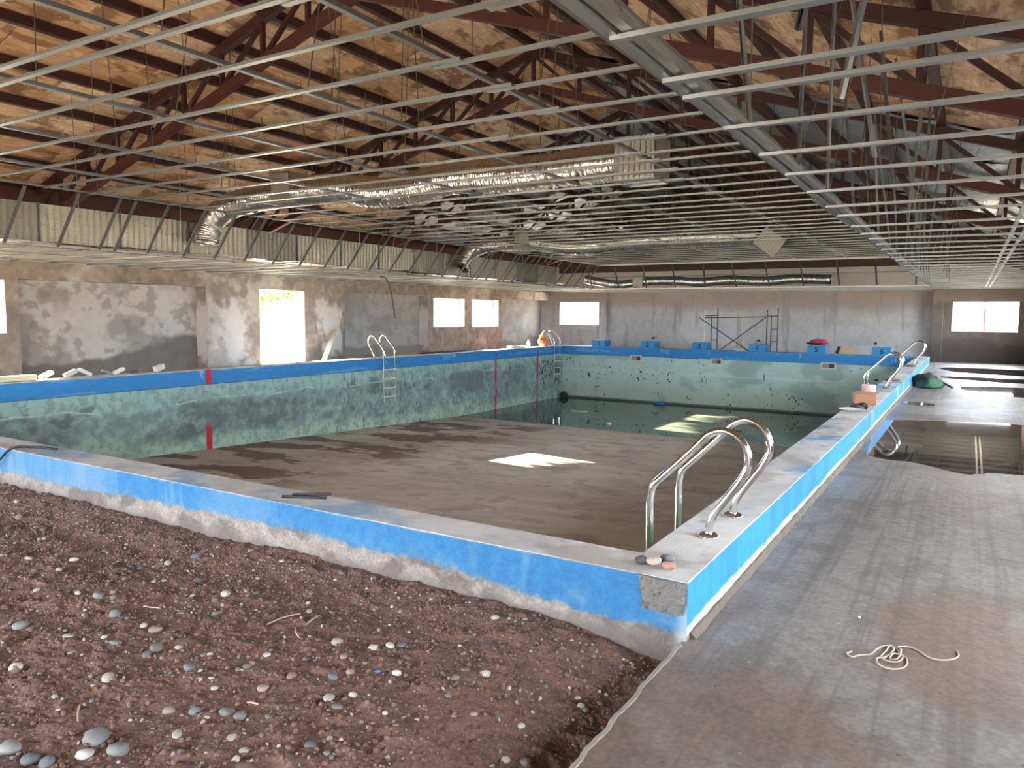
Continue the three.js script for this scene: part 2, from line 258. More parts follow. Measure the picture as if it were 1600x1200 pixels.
// inner face of the long wall: u along z (-29..-3), v along y (-2.6..-0.05)
const poolLeft = tex(2048, 384, (u, v) => {
  const z = -29 + 26 * u, y = -2.6 + 2.55 * v, d = -0.05 - y, fy = floorY(z) - 0.0, h = y - fy;
  const f = fbm(z * 8, y * 8, 4), n = fbm(z * 0.55 + 3, y * 1.2 + 7, 5), m = fbm(z * 2.3 + 5, y * 2.8, 5);
  let c = mix([134, 166, 160], [162, 190, 180], f); c = mix(c, [176, 194, 164], 0.6 * sm(0.55, 0.15, h + 0.3 * (n - 0.5))); c = mix(c, [112, 132, 127], 0.4 * sm(0.42, 0.64, fbm(z * 3.1 + 9, y * 3.4 + 2, 5)) * sm(0.04, 0.3, d)); c = mix(c, [116, 134, 128], 0.5 * sm(0.5, 0.62, fbm(z * 11, y * 10, 4)));
  const edge = 0.36 + 0.34 * (fbm(z * 0.8, 2, 4) - 0.5);
  const reach = sm(-27.5, -15, z) * 0.6 + 0.4;
  const mold = sm(edge - 0.03, edge + 0.12, d) * sm(0.1, 0.5, h + 0.5 * (m - 0.5)) * (0.55 + 0.45 * sm(0.4, 0.56, n)) * reach * (0.6 + 0.6 * sm(0.35, 0.6, fbm(z * 6, y * 6, 4)));
  c = mix(c, mix([84, 94, 95], [118, 126, 122], f), Math.min(0.9, 0.75 * mold));
  c = mix(c, [76, 88, 86], 0.6 * sm(0.58, 0.72, m) * sm(0.1, 0.3, d) * sm(0.15, 0.6, h) * reach);
  c = mix(c, [206, 222, 212], 0.6 * sm(0.03, 0.0, Math.abs(d - edge)) * sm(0.45, 0.6, m));
  for (const [a, b, s] of [[-20.3, -22.3, 0.75], [-24.0, -25.3, 0.45]]) { const k = sm(a + 0.2, a - 0.1, z) * sm(b - 0.2, b + 0.1, z) * sm(0.25, 0.4, d) * sm(1.05, 0.8, d + 0.5 * (m - 0.5)); c = mix(c, [98, 108, 106], s * k); }
  if (z < -26.4) { const fl2 = fbm(z * 14, y * 9, 3); c = mix(c, [44, 54, 52], sm(0.6, 0.64, fl2) * sm(0.15, 0.3, d) * sm(1.35, 1.0, d)); }
  if (z < -15) { const s = fbm(z * 18, y * 5, 2); c = mix(c, [80, 92, 92], 0.6 * sm(0.72, 0.78, s) * sm(0.05, 0.2, d)); }
  for (const [s, w] of [[-10.95, 0.075], [-23.14, 0.07], [-26.24, 0.07]]) {
    const k = sm(w + 0.01, w - 0.01, Math.abs(z - s)), wear = s > -12 ? sm(0.85, 1.05, d + 0.4 * (m - 0.5)) : 0.9 - 0.5 * sm(0.55, 0.65, fbm(z * 9, y * 4, 3));
    c = mix(c, [176, 36, 58], k * wear);
  }
  return c;
});
const poolFar = tex(2048, 384, (u, v) => {
  const x = -15 + 14 * u, y = -2.6 + 2.55 * v, d = -0.05 - y, f = fbm(x * 8, y * 8, 4), n = fbm(x * 0.7 + 31, y * 1.1, 5);
  let c = mix([166, 192, 182], [186, 206, 196], f); c = mix(c, [170, 184, 164], 0.7 * sm(0.8, 1.4, d + 0.6 * (n - 0.5)));
  c = mix(c, [120, 140, 136], 0.5 * sm(0.55, 0.7, n)); c = mix(c, [196, 216, 206], 0.4 * sm(0.06, 0.0, Math.abs(d - 0.62 - 0.1 * (n - 0.5))));
  const fk = fbm(x * 13 + 2, y * 11, 3), cl = fbm(x * 1.6 + 11, y * 1.3, 3);
  c = mix(c, [46, 54, 52], sm(0.7, 0.73, fk) * sm(0.56, 0.66, cl + 0.15 * sm(0.9, 0.2, Math.abs(x + 8.9)) * sm(0.4, 0.9, d)));
  c = mix(c, [78, 84, 76], sm(1.72, 1.8, d)); return c;
});
const concreteCol = (x, z, o) => { const f = fbm(x * 16, z * 16, 4), n = fbm(x * 1.6 + o, z * 1.6 + o, 5); let c = mix([172, 168, 164], [198, 195, 191], f); c = mix(c, [214, 211, 206], 0.6 * sm(0.5, 0.65, n)); return mix(c, [146, 134, 122], 0.5 * sm(0.56, 0.7, fbm(x * 2.4 + o, z * 3 - o, 4))); };
// near wall front: u along x (-9.5..-1.1), v along y (-0.4..0.3)
const nearFront = tex(2048, 192, (u, v) => {
  const x = -9.5 + 8.4 * u, y = -0.4 + 0.7 * v, f = fbm(x * 18, y * 18, 4), n = fbm(x * 1.1 + 2, y * 1.5, 5), s = fbm(x * 5, y * 0.9, 4);
  let bl = mix([24, 92, 140], [38, 110, 158], f); bl = mix(bl, [84, 122, 152], 0.6 * sm(0.5, 0.66, n)); bl = mix(bl, [104, 126, 146], 0.5 * sm(0.5, 0.7, fbm(x * 9, y * 9, 4)) * sm(0.22, 0.1, y)); bl = mix(bl, [116, 138, 156], 0.4 * sm(0.62, 0.72, s));
  if (x < -5.9) bl = mix(bl, [92, 126, 154], 0.5);
  let ce = mix([112, 101, 93], [148, 137, 128], f); ce = mix(ce, [88, 77, 70], 0.75 * sm(0.48, 0.62, fbm(x * 4, y * 7, 5))); ce = mul(ce, 0.82 + 0.36 * fbm(x * 75, y * 75, 3)); bl = mul(bl, 0.93 + 0.14 * fbm(x * 75, y * 75, 3)); ce = mix(ce, [96, 86, 80], 0.7 * sm(0.035, -0.05, y + 0.1 * (s - 0.5)));
  const e = 0.025 + 0.1 * sm(-1.5, -3.0, x) * sm(-7.2, -4.6, x) + 0.045 * sm(-5, -7, x) + 0.045 * (fbm(x * 1.6, 4, 5) - 0.5) + 0.04 * (f - 0.5); const k = sm(e - 0.012, e + 0.02, y);
  let c = mix(ce, bl, k * (0.95 - 0.25 * sm(0.1, 0.0, y - e) * f));
  c = mix(c, [150, 146, 140], 0.6 * sm(0.286, 0.3, y + 0.03 * (fbm(x * 7, 2, 4) - 0.55)));
  if (x > -1.2 - 0.03 * n) c = mix(c, [158, 164, 168], 0.75 * sm(-1.2, -1.12, x));
  return c;
});
const sideOuter = tex(2048, 96, (u, v) => {   // outer face of the wall along the deck, u along z (-29..-3.4)
  const z = -29 + 25.6 * u, y = -0.1 + 0.4 * v, f = fbm(z * 16, y * 16, 4), n = fbm(z * 1.2 + 9, y * 1.2, 5), s = fbm(z * 6, y * 0.7, 4);
  let bl = mix([34, 128, 190], [48, 142, 202], f); bl = mix(bl, [26, 112, 174], 0.5 * sm(0.5, 0.66, s)); bl = mix(bl, [150, 178, 204], 0.7 * sm(0.56, 0.68, n) * sm(-8, -14, z));
  const e = 0.075 + 0.035 * (fbm(z * 1.9, 1, 4) - 0.5) + 0.02 * (f - 0.5); let c = mix(mix([176, 166, 150], [206, 200, 190], f), bl, sm(e - 0.012, e + 0.014, y));
  return mix(c, [124, 110, 94], 0.8 * sm(0.04, 0.015, y + 0.02 * (f - 0.5)));
});
const copeTex = (a0, a1, w0, w1, blueAmt, o) => tex(2048, 64, (u, v) => {
  const a = a0 + (a1 - a0) * u, b = w0 + (w1 - w0) * v; let c = concreteCol(a, b, o);
  const k = sm(0.5, 0.68, 0.6 * fbm(a * 1.1 + o * 3, b * 1.2 + o, 5) + 0.4 * fbm(a * 6 + b * 3, b * 5 - a * 2, 4)) * blueAmt * 1.3; c = mix(c, [62, 126, 180], k * 0.75); return c;
});
M.poolLeft = std({ map: poolLeft, roughness: 0.75, bumpMap: concreteFine, bumpScale: 0.003 });
M.poolFar = std({ map: poolFar, roughness: 0.7, bumpMap: concreteFine, bumpScale: 0.003 });
const bandTex = tex(2048, 64, (u, v) => { const a = 26 * u, y = v, f = fbm(a * 9, y * 6, 4), n = fbm(a * 0.9, y * 2, 4); let c = mix([16, 112, 178], [28, 126, 190], f); c = mix(c, [110, 160, 200], 0.5 * sm(0.6, 0.7, n)); const s = fbm(a * 4.5, y * 0.5 + 3, 4); c = mix(c, [190, 200, 206], 0.55 * sm(0.74, 0.79, s) * sm(0.25, 0.6, y)); return mix(c, [60, 80, 92], 0.7 * sm(0.09, 0.03, y + 0.05 * (f - 0.5))); });
M.blueBand = std({ map: bandTex, roughness: 0.55 });
M.nearFront = std({ map: nearFront, roughness: 0.75, bumpMap: concreteFine, bumpScale: 0.004 });
M.sideOuter = std({ map: sideOuter, roughness: 0.6, bumpMap: concreteFine, bumpScale: 0.003 });
M.plainPool = std({ color: '#9fb9ac' });
M.copeNear = std({ map: copeTex(-15.1, -1.1, -3.9, -3.4, 0.42, 2.2), roughness: 0.8, bumpMap: concreteFine, bumpScale: 0.005 });
M.copeRight = std({ map: copeTex(-29, -3.4, -1.6, -1.0, 0.75, 5.1), roughness: 0.7, bumpMap: concreteFine, bumpScale: 0.004 });
M.copePale = std({ map: copeTex(-29, -3, 0, 0.4, 0.1, 8.4), roughness: 0.75 });

const chamferTop = (g, x0, x1, z0, z1) => g;
// long wall (far side from the deck)
{ const w = new THREE.Group(); w.name = 'pool_wall'; pool.add(w); tag(w, 'long pool wall with mould stains and red lane stripes', 'pool wall'); delete w.userData.category;
  mesh('stained_face', fit(boxGeo(OX0, PX0, -2.6, -0.05, PZ1 - 0.4, PZ0 + 0.3), -29, -3, -2.6, -0.05), M.poolLeft, w);
  mesh('blue_band', fit(boxGeo(OX0 - 0.02, PX0 + 0.03, -0.05, CT - 0.02, OZ1, OZ0), -29, -3, -0.05, CT - 0.02), M.blueBand, w);
  const cg = boxGeo(OX0 - 0.02, PX0 + 0.03, CT - 0.02, CT, OZ1, OZ0); { const p = cg.attributes.position, a = cg.attributes.uv; for (let i = 0; i < p.count; i++) a.setXY(i, (p.getZ(i) + 29) / 26, (p.getX(i) + 15.1) / 0.4); } mesh('coping', cg, M.copePale, w);
  mesh('red_stripe', boxGeo(PX0 + 0.02, PX0 + 0.033, -0.04, CT - 0.005, -11.02, -10.88), std({ color: '#b32a48' }), w);
  for (const z of [-23.14, -26.24]) mesh('red_stripe', boxGeo(PX0 + 0.02, PX0 + 0.032, -0.045, CT * 0.6, z - 0.05, z + 0.05), std({ color: '#8a4a78' }), w); }
{ const w = new THREE.Group(); w.name = 'pool_wall'; pool.add(w); w.userData.label = 'end wall of the pool below the starting blocks';
  mesh('stained_face', fit(boxGeo(OX0, OX1, -2.6, -0.05, OZ1, PZ1), -15, -1, -2.6, -0.05), M.poolFar, w);
  mesh('blue_band', fit(boxGeo(PX0 + 0.02, PX1, -0.05, CT - 0.02, OZ1, PZ1 + 0.03), -14.9, -1, -0.05, CT - 0.02), M.blueBand, w);
  mesh('coping', boxGeo(PX0 + 0.02, PX1, CT - 0.02, CT, OZ1, PZ1 + 0.03), std({ color: '#4a86b4', roughness: 0.6 }), w); }
{ const w = new THREE.Group(); w.name = 'pool_wall'; pool.add(w); w.userData.label = 'pool wall along the deck with bright blue outer face';
  mesh('inner_face', boxGeo(PX1, OX1 - 0.02, -2.6, CT - 0.02, OZ1, PZ0), M.plainPool, w);
  const g = boxGeo(OX1 - 0.025, OX1, -0.12, CT - 0.008, OZ1, OZ0 - 0.002); mesh('blue_face', fit(g, -29, -3.4, -0.1, 0.3), M.sideOuter, w);
  const cg = boxGeo(PX1 - 0.01, OX1 - 0.004, CT - 0.02, CT, OZ1, PZ0 + 0.0); { const p = cg.attributes.position, a = cg.attributes.uv; for (let i = 0; i < p.count; i++) a.setXY(i, (p.getZ(i) + 29) / 25.6, (p.getX(i) + 1.6) / 0.6); } mesh('coping', cg, M.copeRight, w);
  // ragged cement fillet at the foot of the wall
  const fg = new THREE.BoxGeometry(0.042, 0.036, 25.3, 4, 2, 1400), p = fg.attributes.position;
  for (let i = 0; i < p.count; i++) { const z = p.getZ(i) - 16.2, x = p.getX(i), y = p.getY(i), q = fbm(z * 7, 3, 5) - 0.5, r = fbm(z * 14 + x * 30, y * 30, 3) - 0.5; p.setXYZ(i, OX1 + 0.015 + x * (1 + 1.3 * q) - (y > 0 ? x * 0.6 + 0.012 : 0) + 0.02 * r, 0.012 + y * (1 + 1.2 * q) + 0.012 * r, z); }
  fg.computeVertexNormals(); mesh('cement_fillet', fg, std({ color: '#6f6457', bumpMap: concreteFine, bumpScale: 0.006 }), w); }
{ const w = new THREE.Group(); w.name = 'pool_wall'; pool.add(w); w.userData.label = 'short pool wall facing the dirt with worn blue paint over bare cement';
  // front face follows a slightly wavy, hand-plastered surface
  const g = new THREE.PlaneGeometry(8.39, 0.7, 240, 8), p = g.attributes.position; g.translate(-5.305, -0.053, OZ0);
  for (let i = 0; i < p.count; i++) { const x = p.getX(i), y = p.getY(i); p.setZ(i, OZ0 + 0.012 * (fbm(x * 1.5, y * 3, 3) - 0.5) + (y < 0.02 ? 0.03 * (fbm(x * 5, y * 9, 3) - 0.3) : 0)); const a = g.attributes.uv; a.setXY(i, (x + 9.5) / 8.4, (y + 0.4) / 0.7); }
  g.computeVertexNormals(); mesh('painted_face', g, M.nearFront, w);
  mesh('wall_body', boxGeo(OX0, OX1 - 0.02, -2.6, CT - 0.02, PZ0, OZ0 - 0.02), M.plainPool, w);
  const cg = boxGeo(OX0, OX1 - 0.003, CT - 0.022, CT, PZ0, OZ0 - 0.004); { const q = cg.attributes.position, a = cg.attributes.uv; for (let i = 0; i < q.count; i++) a.setXY(i, (q.getX(i) + 15.1) / 14, (q.getZ(i) + 3.9) / 0.5); } mesh('coping', cg, M.copeNear, w);
  // rough cement repair at the broken corner
  const rg = new THREE.BoxGeometry(0.235, 0.165, 0.03, 40, 28, 3), q = rg.attributes.position;
  for (let i = 0; i < q.count; i++) { const x = q.getX(i), y = q.getY(i), z = q.getZ(i), e = fbm(x * 60 + 4, y * 60 + 9, 4) - 0.5, k = 1 + 0.22 * (fbm(x * 9 + 5, y * 9, 3) - 0.5); q.setXYZ(i, x * k * (1 - 0.12 * sm(0, -0.08, y)) - 1.238, y * k + 0.212, z + OZ0 + (z > 0 ? 0.045 * e + 0.006 : 0)); }
  rg.computeVertexNormals(); mesh('cement_patch', rg, std({ color: '#77726c', roughness: 0.95, bumpMap: concreteFine, bumpScale: 0.012 }), w); }
// floor of the pool, sloping down to the deep end
{ const fm = tex(1024, 2048, (u, v) => {
    const x = PX0 + 13.3 * u, z = -28.4 + 24.6 * v, f = fbm(x * 9, z * 9, 4), n = fbm(x * 0.6 + 2, z * 0.7, 5), st = fbm(x * 0.7 + 4, z * 3.2 + 0.6 * x, 5);
    let c = mix([182, 168, 152], [206, 193, 177], f); c = mix(c, [216, 205, 190], 0.6 * sm(0.48, 0.64, n)); c = mix(c, [152, 136, 119], 0.28 * sm(0.52, 0.7, st));
    const w = fbm(x * 0.9, z * 1.6 + 0.3 * x, 5); c = mix(c, [104, 82, 72], 0.75 * sm(0.54, 0.6, w) * sm(-9.5, -11.5, x) * sm(-6, -8, z) * sm(-21, -19, z));
    c = mix(c, [112, 98, 84], 0.25 * sm(0.6, 0.74, fbm(x * 2.4, z * 2.4 + 3, 4))); c = mix(c, [66, 64, 56], sm(-20.6, -21.2, z + 0.4 * (n - 0.5))); return c; });
  const g = new THREE.PlaneGeometry(13.31, 24.6, 60, 110); g.rotateX(-Math.PI / 2); g.translate((PX0 + PX1) / 2, 0, (PZ0 + PZ1) / 2); const p = g.attributes.position;
  for (let i = 0; i < p.count; i++) { const x = p.getX(i), z = p.getZ(i); p.setY(i, floorY(z) + 0.02 * (fbm(x * 0.7, z * 0.7, 3) - 0.5) * (z < -19 ? sm(-23, -19, z) : 1)); g.attributes.uv.setXY(i, (x - PX0) / 13.3, (z + 28.4) / 24.6); }
  g.computeVertexNormals(); mesh('pool_floor', g, std({ map: fm, roughness: 0.85, bumpMap: concreteFine, bumpScale: 0.006 }), pool); }
thing('pool_water', boxGeo(PX0 + 0.002, PX1 - 0.002, WATER - 0.02, WATER, PZ1 + 0.002, -20.4), new THREE.MeshPhysicalMaterial({ color: '#4e5347', roughness: 0.035, ior: 1.33, specularIntensity: 1 }), 'shallow murky rainwater standing in the deep end of the pool', 'water', null, 'structure');
// inlet boxes set in the end wall
for (const [x0, x1] of [[-11.67, -11.17], [-8.38, -7.94], [-4.45, -3.95]]) {
  const k = new THREE.Group(); k.name = 'inlet_box'; k.position.set((x0 + x1) / 2, -0.12, PZ1); pool.add(k); const w = (x1 - x0) / 2;
  for (const [a, b, c, d] of [[-w, w, 0.08, 0.12], [-w, w, -0.12, -0.08], [-w, -w + 0.05, -0.08, 0.08], [w - 0.05, w, -0.08, 0.08]]) mesh('inlet_frame', boxGeo(a, b, c, d, 0, 0.05), std({ color: '#c9c1b1' }), k);
  mesh('flap', boxGeo(-w + 0.05, w * 0.1, -0.08, 0.08, 0.002, 0.02), std({ color: '#8f8676' }), k); mesh('inlet_back', boxGeo(-w + 0.05, w - 0.05, -0.08, 0.08, 0, 0.004), std({ color: '#4a3f36' }), k);
}

// ---------------------------------------------------------------- starting blocks with numbers
const font = await new FontLoader().loadAsync('fonts/droid/droid_sans_bold.typeface.json');
M.blockBlue = std({ map: bandTex, roughness: 0.55 });
const blockX = [-13.38, -11.24, -9.14, -6.98, -4.92, -2.83];
blockX.forEach((x, i) => {
  const b = grp('starting_block', 'blue concrete starting block painted with the number ' + ['one', 'two', 'three', 'four', 'five', 'six'][i], 'starting block', 'starting blocks on the end wall');
  b.position.set(x + 0.3, CT, PZ1 - 0.26);
  const g = new RoundedBoxGeometry(0.6, 0.27, 0.56, 2, 0.018); g.translate(0, 0.135, 0); mesh('block', g, std({ color: ['#2482b8', '#2684ba', '#207cb2', '#2480b6', '#2886be', '#2c8ac0'][i], roughness: 0.55 }), b);
  const t = new TextGeometry(String(i + 1), { font, size: 0.17, depth: 0.006, curveSegments: 6 }); t.computeBoundingBox(); const bb = t.boundingBox; t.translate(-(bb.min.x + bb.max.x) / 2, 0.055, 0.279);
  mesh('number', t, std({ color: '#0b1a44', roughness: 0.6 }), b);
});

// ---------------------------------------------------------------- ladders
// rail profile across the wall: [distance from the inner wall face towards the deck, height]
const prof = [[0.2, 0.3], [0.205, 0.36], [0.23, 0.43], [0.3, 0.54], [0.38, 0.66], [0.415, 0.74], [0.41, 0.82], [0.36, 0.9], [0.3, 0.93], [0.25, 0.935], [0.18, 0.905], [0.12, 0.84], [0.02, 0.735], [-0.1, 0.615], [-0.145, 0.565], [-0.165, 0.49], [-0.165, 0.3], [-0.165, -0.9]];
function ladder(face, dir, za, zb, label, steps = 4, bottom = -1.05) {
  const L = grp('pool_ladder', label, 'ladder', 'steel pool ladders'); L.position.set(face, 0, (za + zb) / 2);
  const pts = prof.map(([d, y], i) => [dir * d, i === prof.length - 1 ? bottom : y]);
  for (const z of [za, zb]) {
    const dz = z - (za + zb) / 2, rail = mesh('rail', tube(pts.map(([x, y]) => V(x, y, dz)), 0.0235, 110, 14), M.chrome, L);
    const fl2 = new THREE.LatheGeometry([[0, 0], [0.062, 0], [0.064, 0.006], [0.05, 0.018], [0.03, 0.022], [0, 0.022]].map((a) => new THREE.Vector2(...a)), 24); fl2.translate(dir * 0.2, CT, dz); mesh('flange', fl2, M.chrome, rail);
  }
  for (let k = 0; k < steps; k++) { const y = -0.05 - 0.27 * k; const g = new RoundedBoxGeometry(0.1, 0.035, Math.abs(za - zb), 1, 0.01); g.translate(-dir * 0.165, y, 0); mesh('step', g, std({ color: '#d9d8d4', roughness: 0.35, metalness: 0.4 }), L); }
  return L;
}
ladder(PX1, 1, -4.33, -4.87, 'shiny steel pool ladder on the wall nearest the broken corner', 3, -0.75);
ladder(PX1, 1, -15.35, -15.9, 'steel pool ladder halfway along the deck beside the cardboard box', 4);
ladder(PX1, 1, -23.7, -24.25, 'steel pool ladder at the far end of the deck near block six', 4);
ladder(PX0, -1, -16.78, -17.28, 'steel pool ladder on the stained long wall under the hanging cable', 4, -1.0);
ladder(PX0, -1, -27.35, -27.85, 'small distant steel pool ladder in the corner by the orange bag', 4);

// ---------------------------------------------------------------- roof: sheathing, foil, purlins, trusses
const roof = grp('roof', 'gable roof of wooden sheathing and silver foil on dark red purlins', 'roof', null, 'structure');
const woodTex = [0, 1, 2].map((o) => tex(512, 512, (u, v) => {
  const x = u * 2.4, y = v * 2.4, n = fbm(x * 1.3 + o * 9, y * 3 + o * 5, 5), g = fbm(x * 3 + o, y * 34, 4), d = fbm(x * 2.2 + o * 31, y * 5, 5), s = fbm(x * 7 + o * 3, y * 9, 4);
  let c = mix([188, 157, 127], [216, 188, 160], n); c = mix(c, [156, 124, 97], 0.5 * sm(0.5, 0.7, g)); c = mix(c, [122, 90, 68], 0.7 * sm(0.52, 0.7, d)); return mix(c, [232, 212, 190], 0.5 * sm(0.58, 0.7, s)); }));
const woodM = woodTex.flatMap((t, i) => [std({ map: t, roughness: 0.85 }), std({ map: t, color: i % 2 ? '#e8d8c8' : '#f2e6d8', roughness: 0.85 })]);
const crinkle = tex(512, 512, (u, v) => { const a = fbm(u * 9, v * 26, 5), b = fbm(u * 30, v * 12, 4); return 0.5 * a + 0.5 * Math.abs(2 * b - 1); }, false);
M.foilSheet = std({ color: '#b9c0c4', roughness: 0.36, metalness: 0.9, bumpMap: crinkle, bumpScale: 0.03 });
M.foilSheet2 = std({ color: '#a7b0b6', roughness: 0.42, metalness: 0.88, bumpMap: crinkle, bumpScale: 0.03 });
const nodesL = [], nodesR = []; for (let k = 0; k <= 9; k++) { nodesL.push(RIDGE - 1.045 * k); nodesR.push(RIDGE + 1.075 * k); }
nodesL.push(-18.1); nodesR.push(2.3);
for (const [nodes, split] of [[nodesL, -19.3], [nodesR, -14.4]]) for (let k = 0; k < nodes.length - 1; k++) {
  const xa = nodes[k], xb = nodes[k + 1], ya = roofY(xa) + 0.225, yb = roofY(xb) + 0.225, sl = Math.hypot(xb - xa, yb - ya), ang = Math.atan2(yb - ya, xb - xa);
  const L0 = 2.42, off = (k % 2) * 1.2;
  for (let z = NZ + 0.3 + off; z > split; z -= L0) { const zz = Math.max(z - L0, split); if (z - zz < 0.1) continue; if (z > NZ + 0.4 && zz > NZ + 0.3) continue;
    const g = new THREE.BoxGeometry(sl - 0.006, 0.018, z - zz - 0.012); const a = g.attributes.uv, p = g.attributes.position, ou = rnd(), ov = rnd(); for (let i = 0; i < p.count; i++) a.setXY(i, p.getZ(i) / 2.4 + ou, p.getX(i) / 2.4 + ov);
    const o = mesh('sheathing_panel', g, woodM[Math.floor(rnd() * woodM.length)], roof); o.position.set((xa + xb) / 2, (ya + yb) / 2 + 0.012 + rr(-0.004, 0.004), (z + zz) / 2); o.rotation.z = ang; }
  for (let z = split; z > FZ - 0.45; z -= 2.6) { const zz = Math.max(z - 2.64, FZ - 0.45), nx = 8, nz = 18, g = new THREE.PlaneGeometry(sl, z - zz, nx, nz); g.rotateX(-Math.PI / 2); const p = g.attributes.position, s0 = rnd() * 50, sag = rr(0.03, 0.12);
    for (let i = 0; i < p.count; i++) { const x = p.getX(i), q = p.getZ(i), e = Math.cos(Math.PI * x / sl); p.setY(i, 0.02 - e * (sag * (0.4 + 0.9 * fbm(q * 0.9 + s0, 3, 3)) + 0.06 * (fbm(x * 3 + s0, q * 2.2, 4) - 0.5))); }
    g.computeVertexNormals(); const o = mesh('foil_sheet', g, rnd() < 0.5 ? M.foilSheet : M.foilSheet2, roof); o.position.set((xa + xb) / 2, (ya + yb) / 2, (z + zz) / 2); o.rotation.z = ang; }
}
{ // outer skin above the sheathing, keeps the sky out
  for (const [xa, xb] of [[-18.3, RIDGE], [RIDGE, 2.5]]) { const ya = roofY(xa) + 0.29, yb = roofY(xb) + 0.29, o = member('roof_skin', unitBox, V((xa + xb) / 2, (ya + yb) / 2, NZ + 0.6), V((xa + xb) / 2, (ya + yb) / 2, FZ - 0.8), Math.hypot(xb - xa, yb - ya) + 0.02, 0.03, M.galvDull, roof); o.rotation.set(0, 0, 0); o.rotation.z = Math.atan2(yb - ya, xb - xa); o.scale.set(Math.hypot(xb - xa, yb - ya) + 0.02, 0.03, NZ - FZ + 1.4); } }
for (const x of [...nodesL.slice(0, 10), ...nodesR.slice(1, 10)]) { const y = roofY(x) + 0.145; member('purlin', unitBox, V(x, y, NZ + 0.4), V(x, y, FZ - 0.3), 0.12, 0.15, M.steelRed, roof).rotateZ(0); }
for (const [x, n] of [[-17.36, 1], [1.7, 1]]) member('eave_beam', unitBox, V(x, 4.02 - (x > 0 ? 0.2 : 0), NZ), V(x, 4.02 - (x > 0 ? 0.2 : 0), FZ - 0.3), 0.1, 0.3, M.steelRed2, roof);
const trussZ = [-3.6, -8.8, -14.1, -19.2, -24.3, -29.4], trussLab = ['over the near end of the pool', 'first seen above the dirt end, next to the wooden sheathing', 'with its peak seen above the ceiling frame', 'where the wooden sheathing gives way to foil', 'above the middle flexible duct', 'before the end wall gable'];
const DP = 0.7;
trussZ.forEach((z, ti) => {
  const T = grp('roof_truss', 'dark red steel roof truss ' + trussLab[ti], 'roof truss', 'dark red roof trusses'); T.position.set(RIDGE, 0, z);
  const P = (x, d) => V(x - RIDGE, roofY(x) - d, 0);
  for (const [nodes, end] of [[nodesL, -17.45], [nodesR, 1.72]]) {
    const n = nodes.slice(0, 10).filter((x) => x > -17.45 && x < 1.72); n.push(end);
    member('top_chord', unitBox, P(RIDGE, 0), P(end, 0), 0.12, 0.15, M.steelRed, T); member('bottom_chord', unitBox, P(RIDGE, DP), P(end, DP), 0.12, 0.15, M.steelRed2, T);
    for (let k = (nodes === nodesL ? 0 : 1); k < n.length; k++) member('post', unitBox, P(n[k], 0.06), P(n[k], DP - 0.06), 0.07, 0.07, M.steelRed, T);
    for (let k = 0; k + 1 < n.length; k++) member('diagonal', unitBox, P(n[k], 0.06), P(n[k + 1], DP - 0.06), 0.065, 0.065, M.steelRed, T);
  }
});

// ---------------------------------------------------------------- suspended ceiling frame
const XL = -13.3, XU = -12.6, XRL = -1.2, XRU = -2.0, ZFL = -28.2, ZFU = -27.3;
const up = grp('ceiling_grid', 'raised tray of galvanised ceiling channels hanging over the pool', 'ceiling frame');
const chZ = [-2.5, -3.2, -3.42, -4.12, -4.86, -5.62, -6.48, -7.2, -7.96, -8.67, -9.16]; for (let z = -9.85; z > ZFU + 0.2; z -= 0.7) chZ.push(z);
for (const z of chZ) { const cut = -3.57 + rr(-2, 1.2) * (rnd() < 0.5 ? 1 : 0), dy = rr(-0.008, 0.008), a = rr(-0.02, 0.02);
  member('furring_channel', chanGeo, V(XU, UP + dy, z + a), V(cut + 0.14, UP - dy, z), 0.05, 0.024, M.galv, up); member('furring_channel', chanGeo, V(cut - 0.14, UP - dy - 0.004, z - 0.055), V(XRU, UP + dy, z - 0.055 - a), 0.05, 0.024, M.galv, up); }
for (const x of [-3.6, -5.2, -7.1, -9.0, -11.0]) for (let z = -1.5; z > ZFU; z -= 4.3) member('main_carrier', chanGeo, V(x + rr(-0.02, 0.02), UP + 0.032, z), V(x, UP + 0.032, Math.max(ZFU, z - 4.42)), 0.05, 0.035, M.galvDull, up);
member('edge_channel', chanGeo, V(XU, UP + 0.01, -1.5), V(XU, UP + 0.01, ZFU), 0.04, 0.03, M.galvDull, up); member('edge_channel', chanGeo, V(XRU, UP + 0.01, -1.5), V(XRU, UP + 0.01, ZFU), 0.04, 0.03, M.galv, up);
member('edge_channel', chanGeo, V(XU, UP, ZFU), V(XRU, UP, ZFU), 0.06, 0.05, M.white, up);
// hangers up to the roof
for (const x of [-3.6, -5.2, -7.1, -9.0, -11.0, -12.5]) for (let z = -3.2; z > ZFU; z -= 1.9) { const zz = z + rr(-0.5, 0.5), xt = x + rr(-0.5, 0.5); const top = V(xt, roofY(xt) + 0.1, zz + rr(-0.4, 0.4)); member('hanger', rodGeo, V(x, UP + 0.04, zz), top, 0.012, 0.012, M.wire, up); if (rnd() < 0.35) member('hanger', rodGeo, V(x, UP + 0.04, zz + 0.3), V(xt, roofY(xt) + 0.05, top.z), 0.012, 0.012, M.wire, up); }
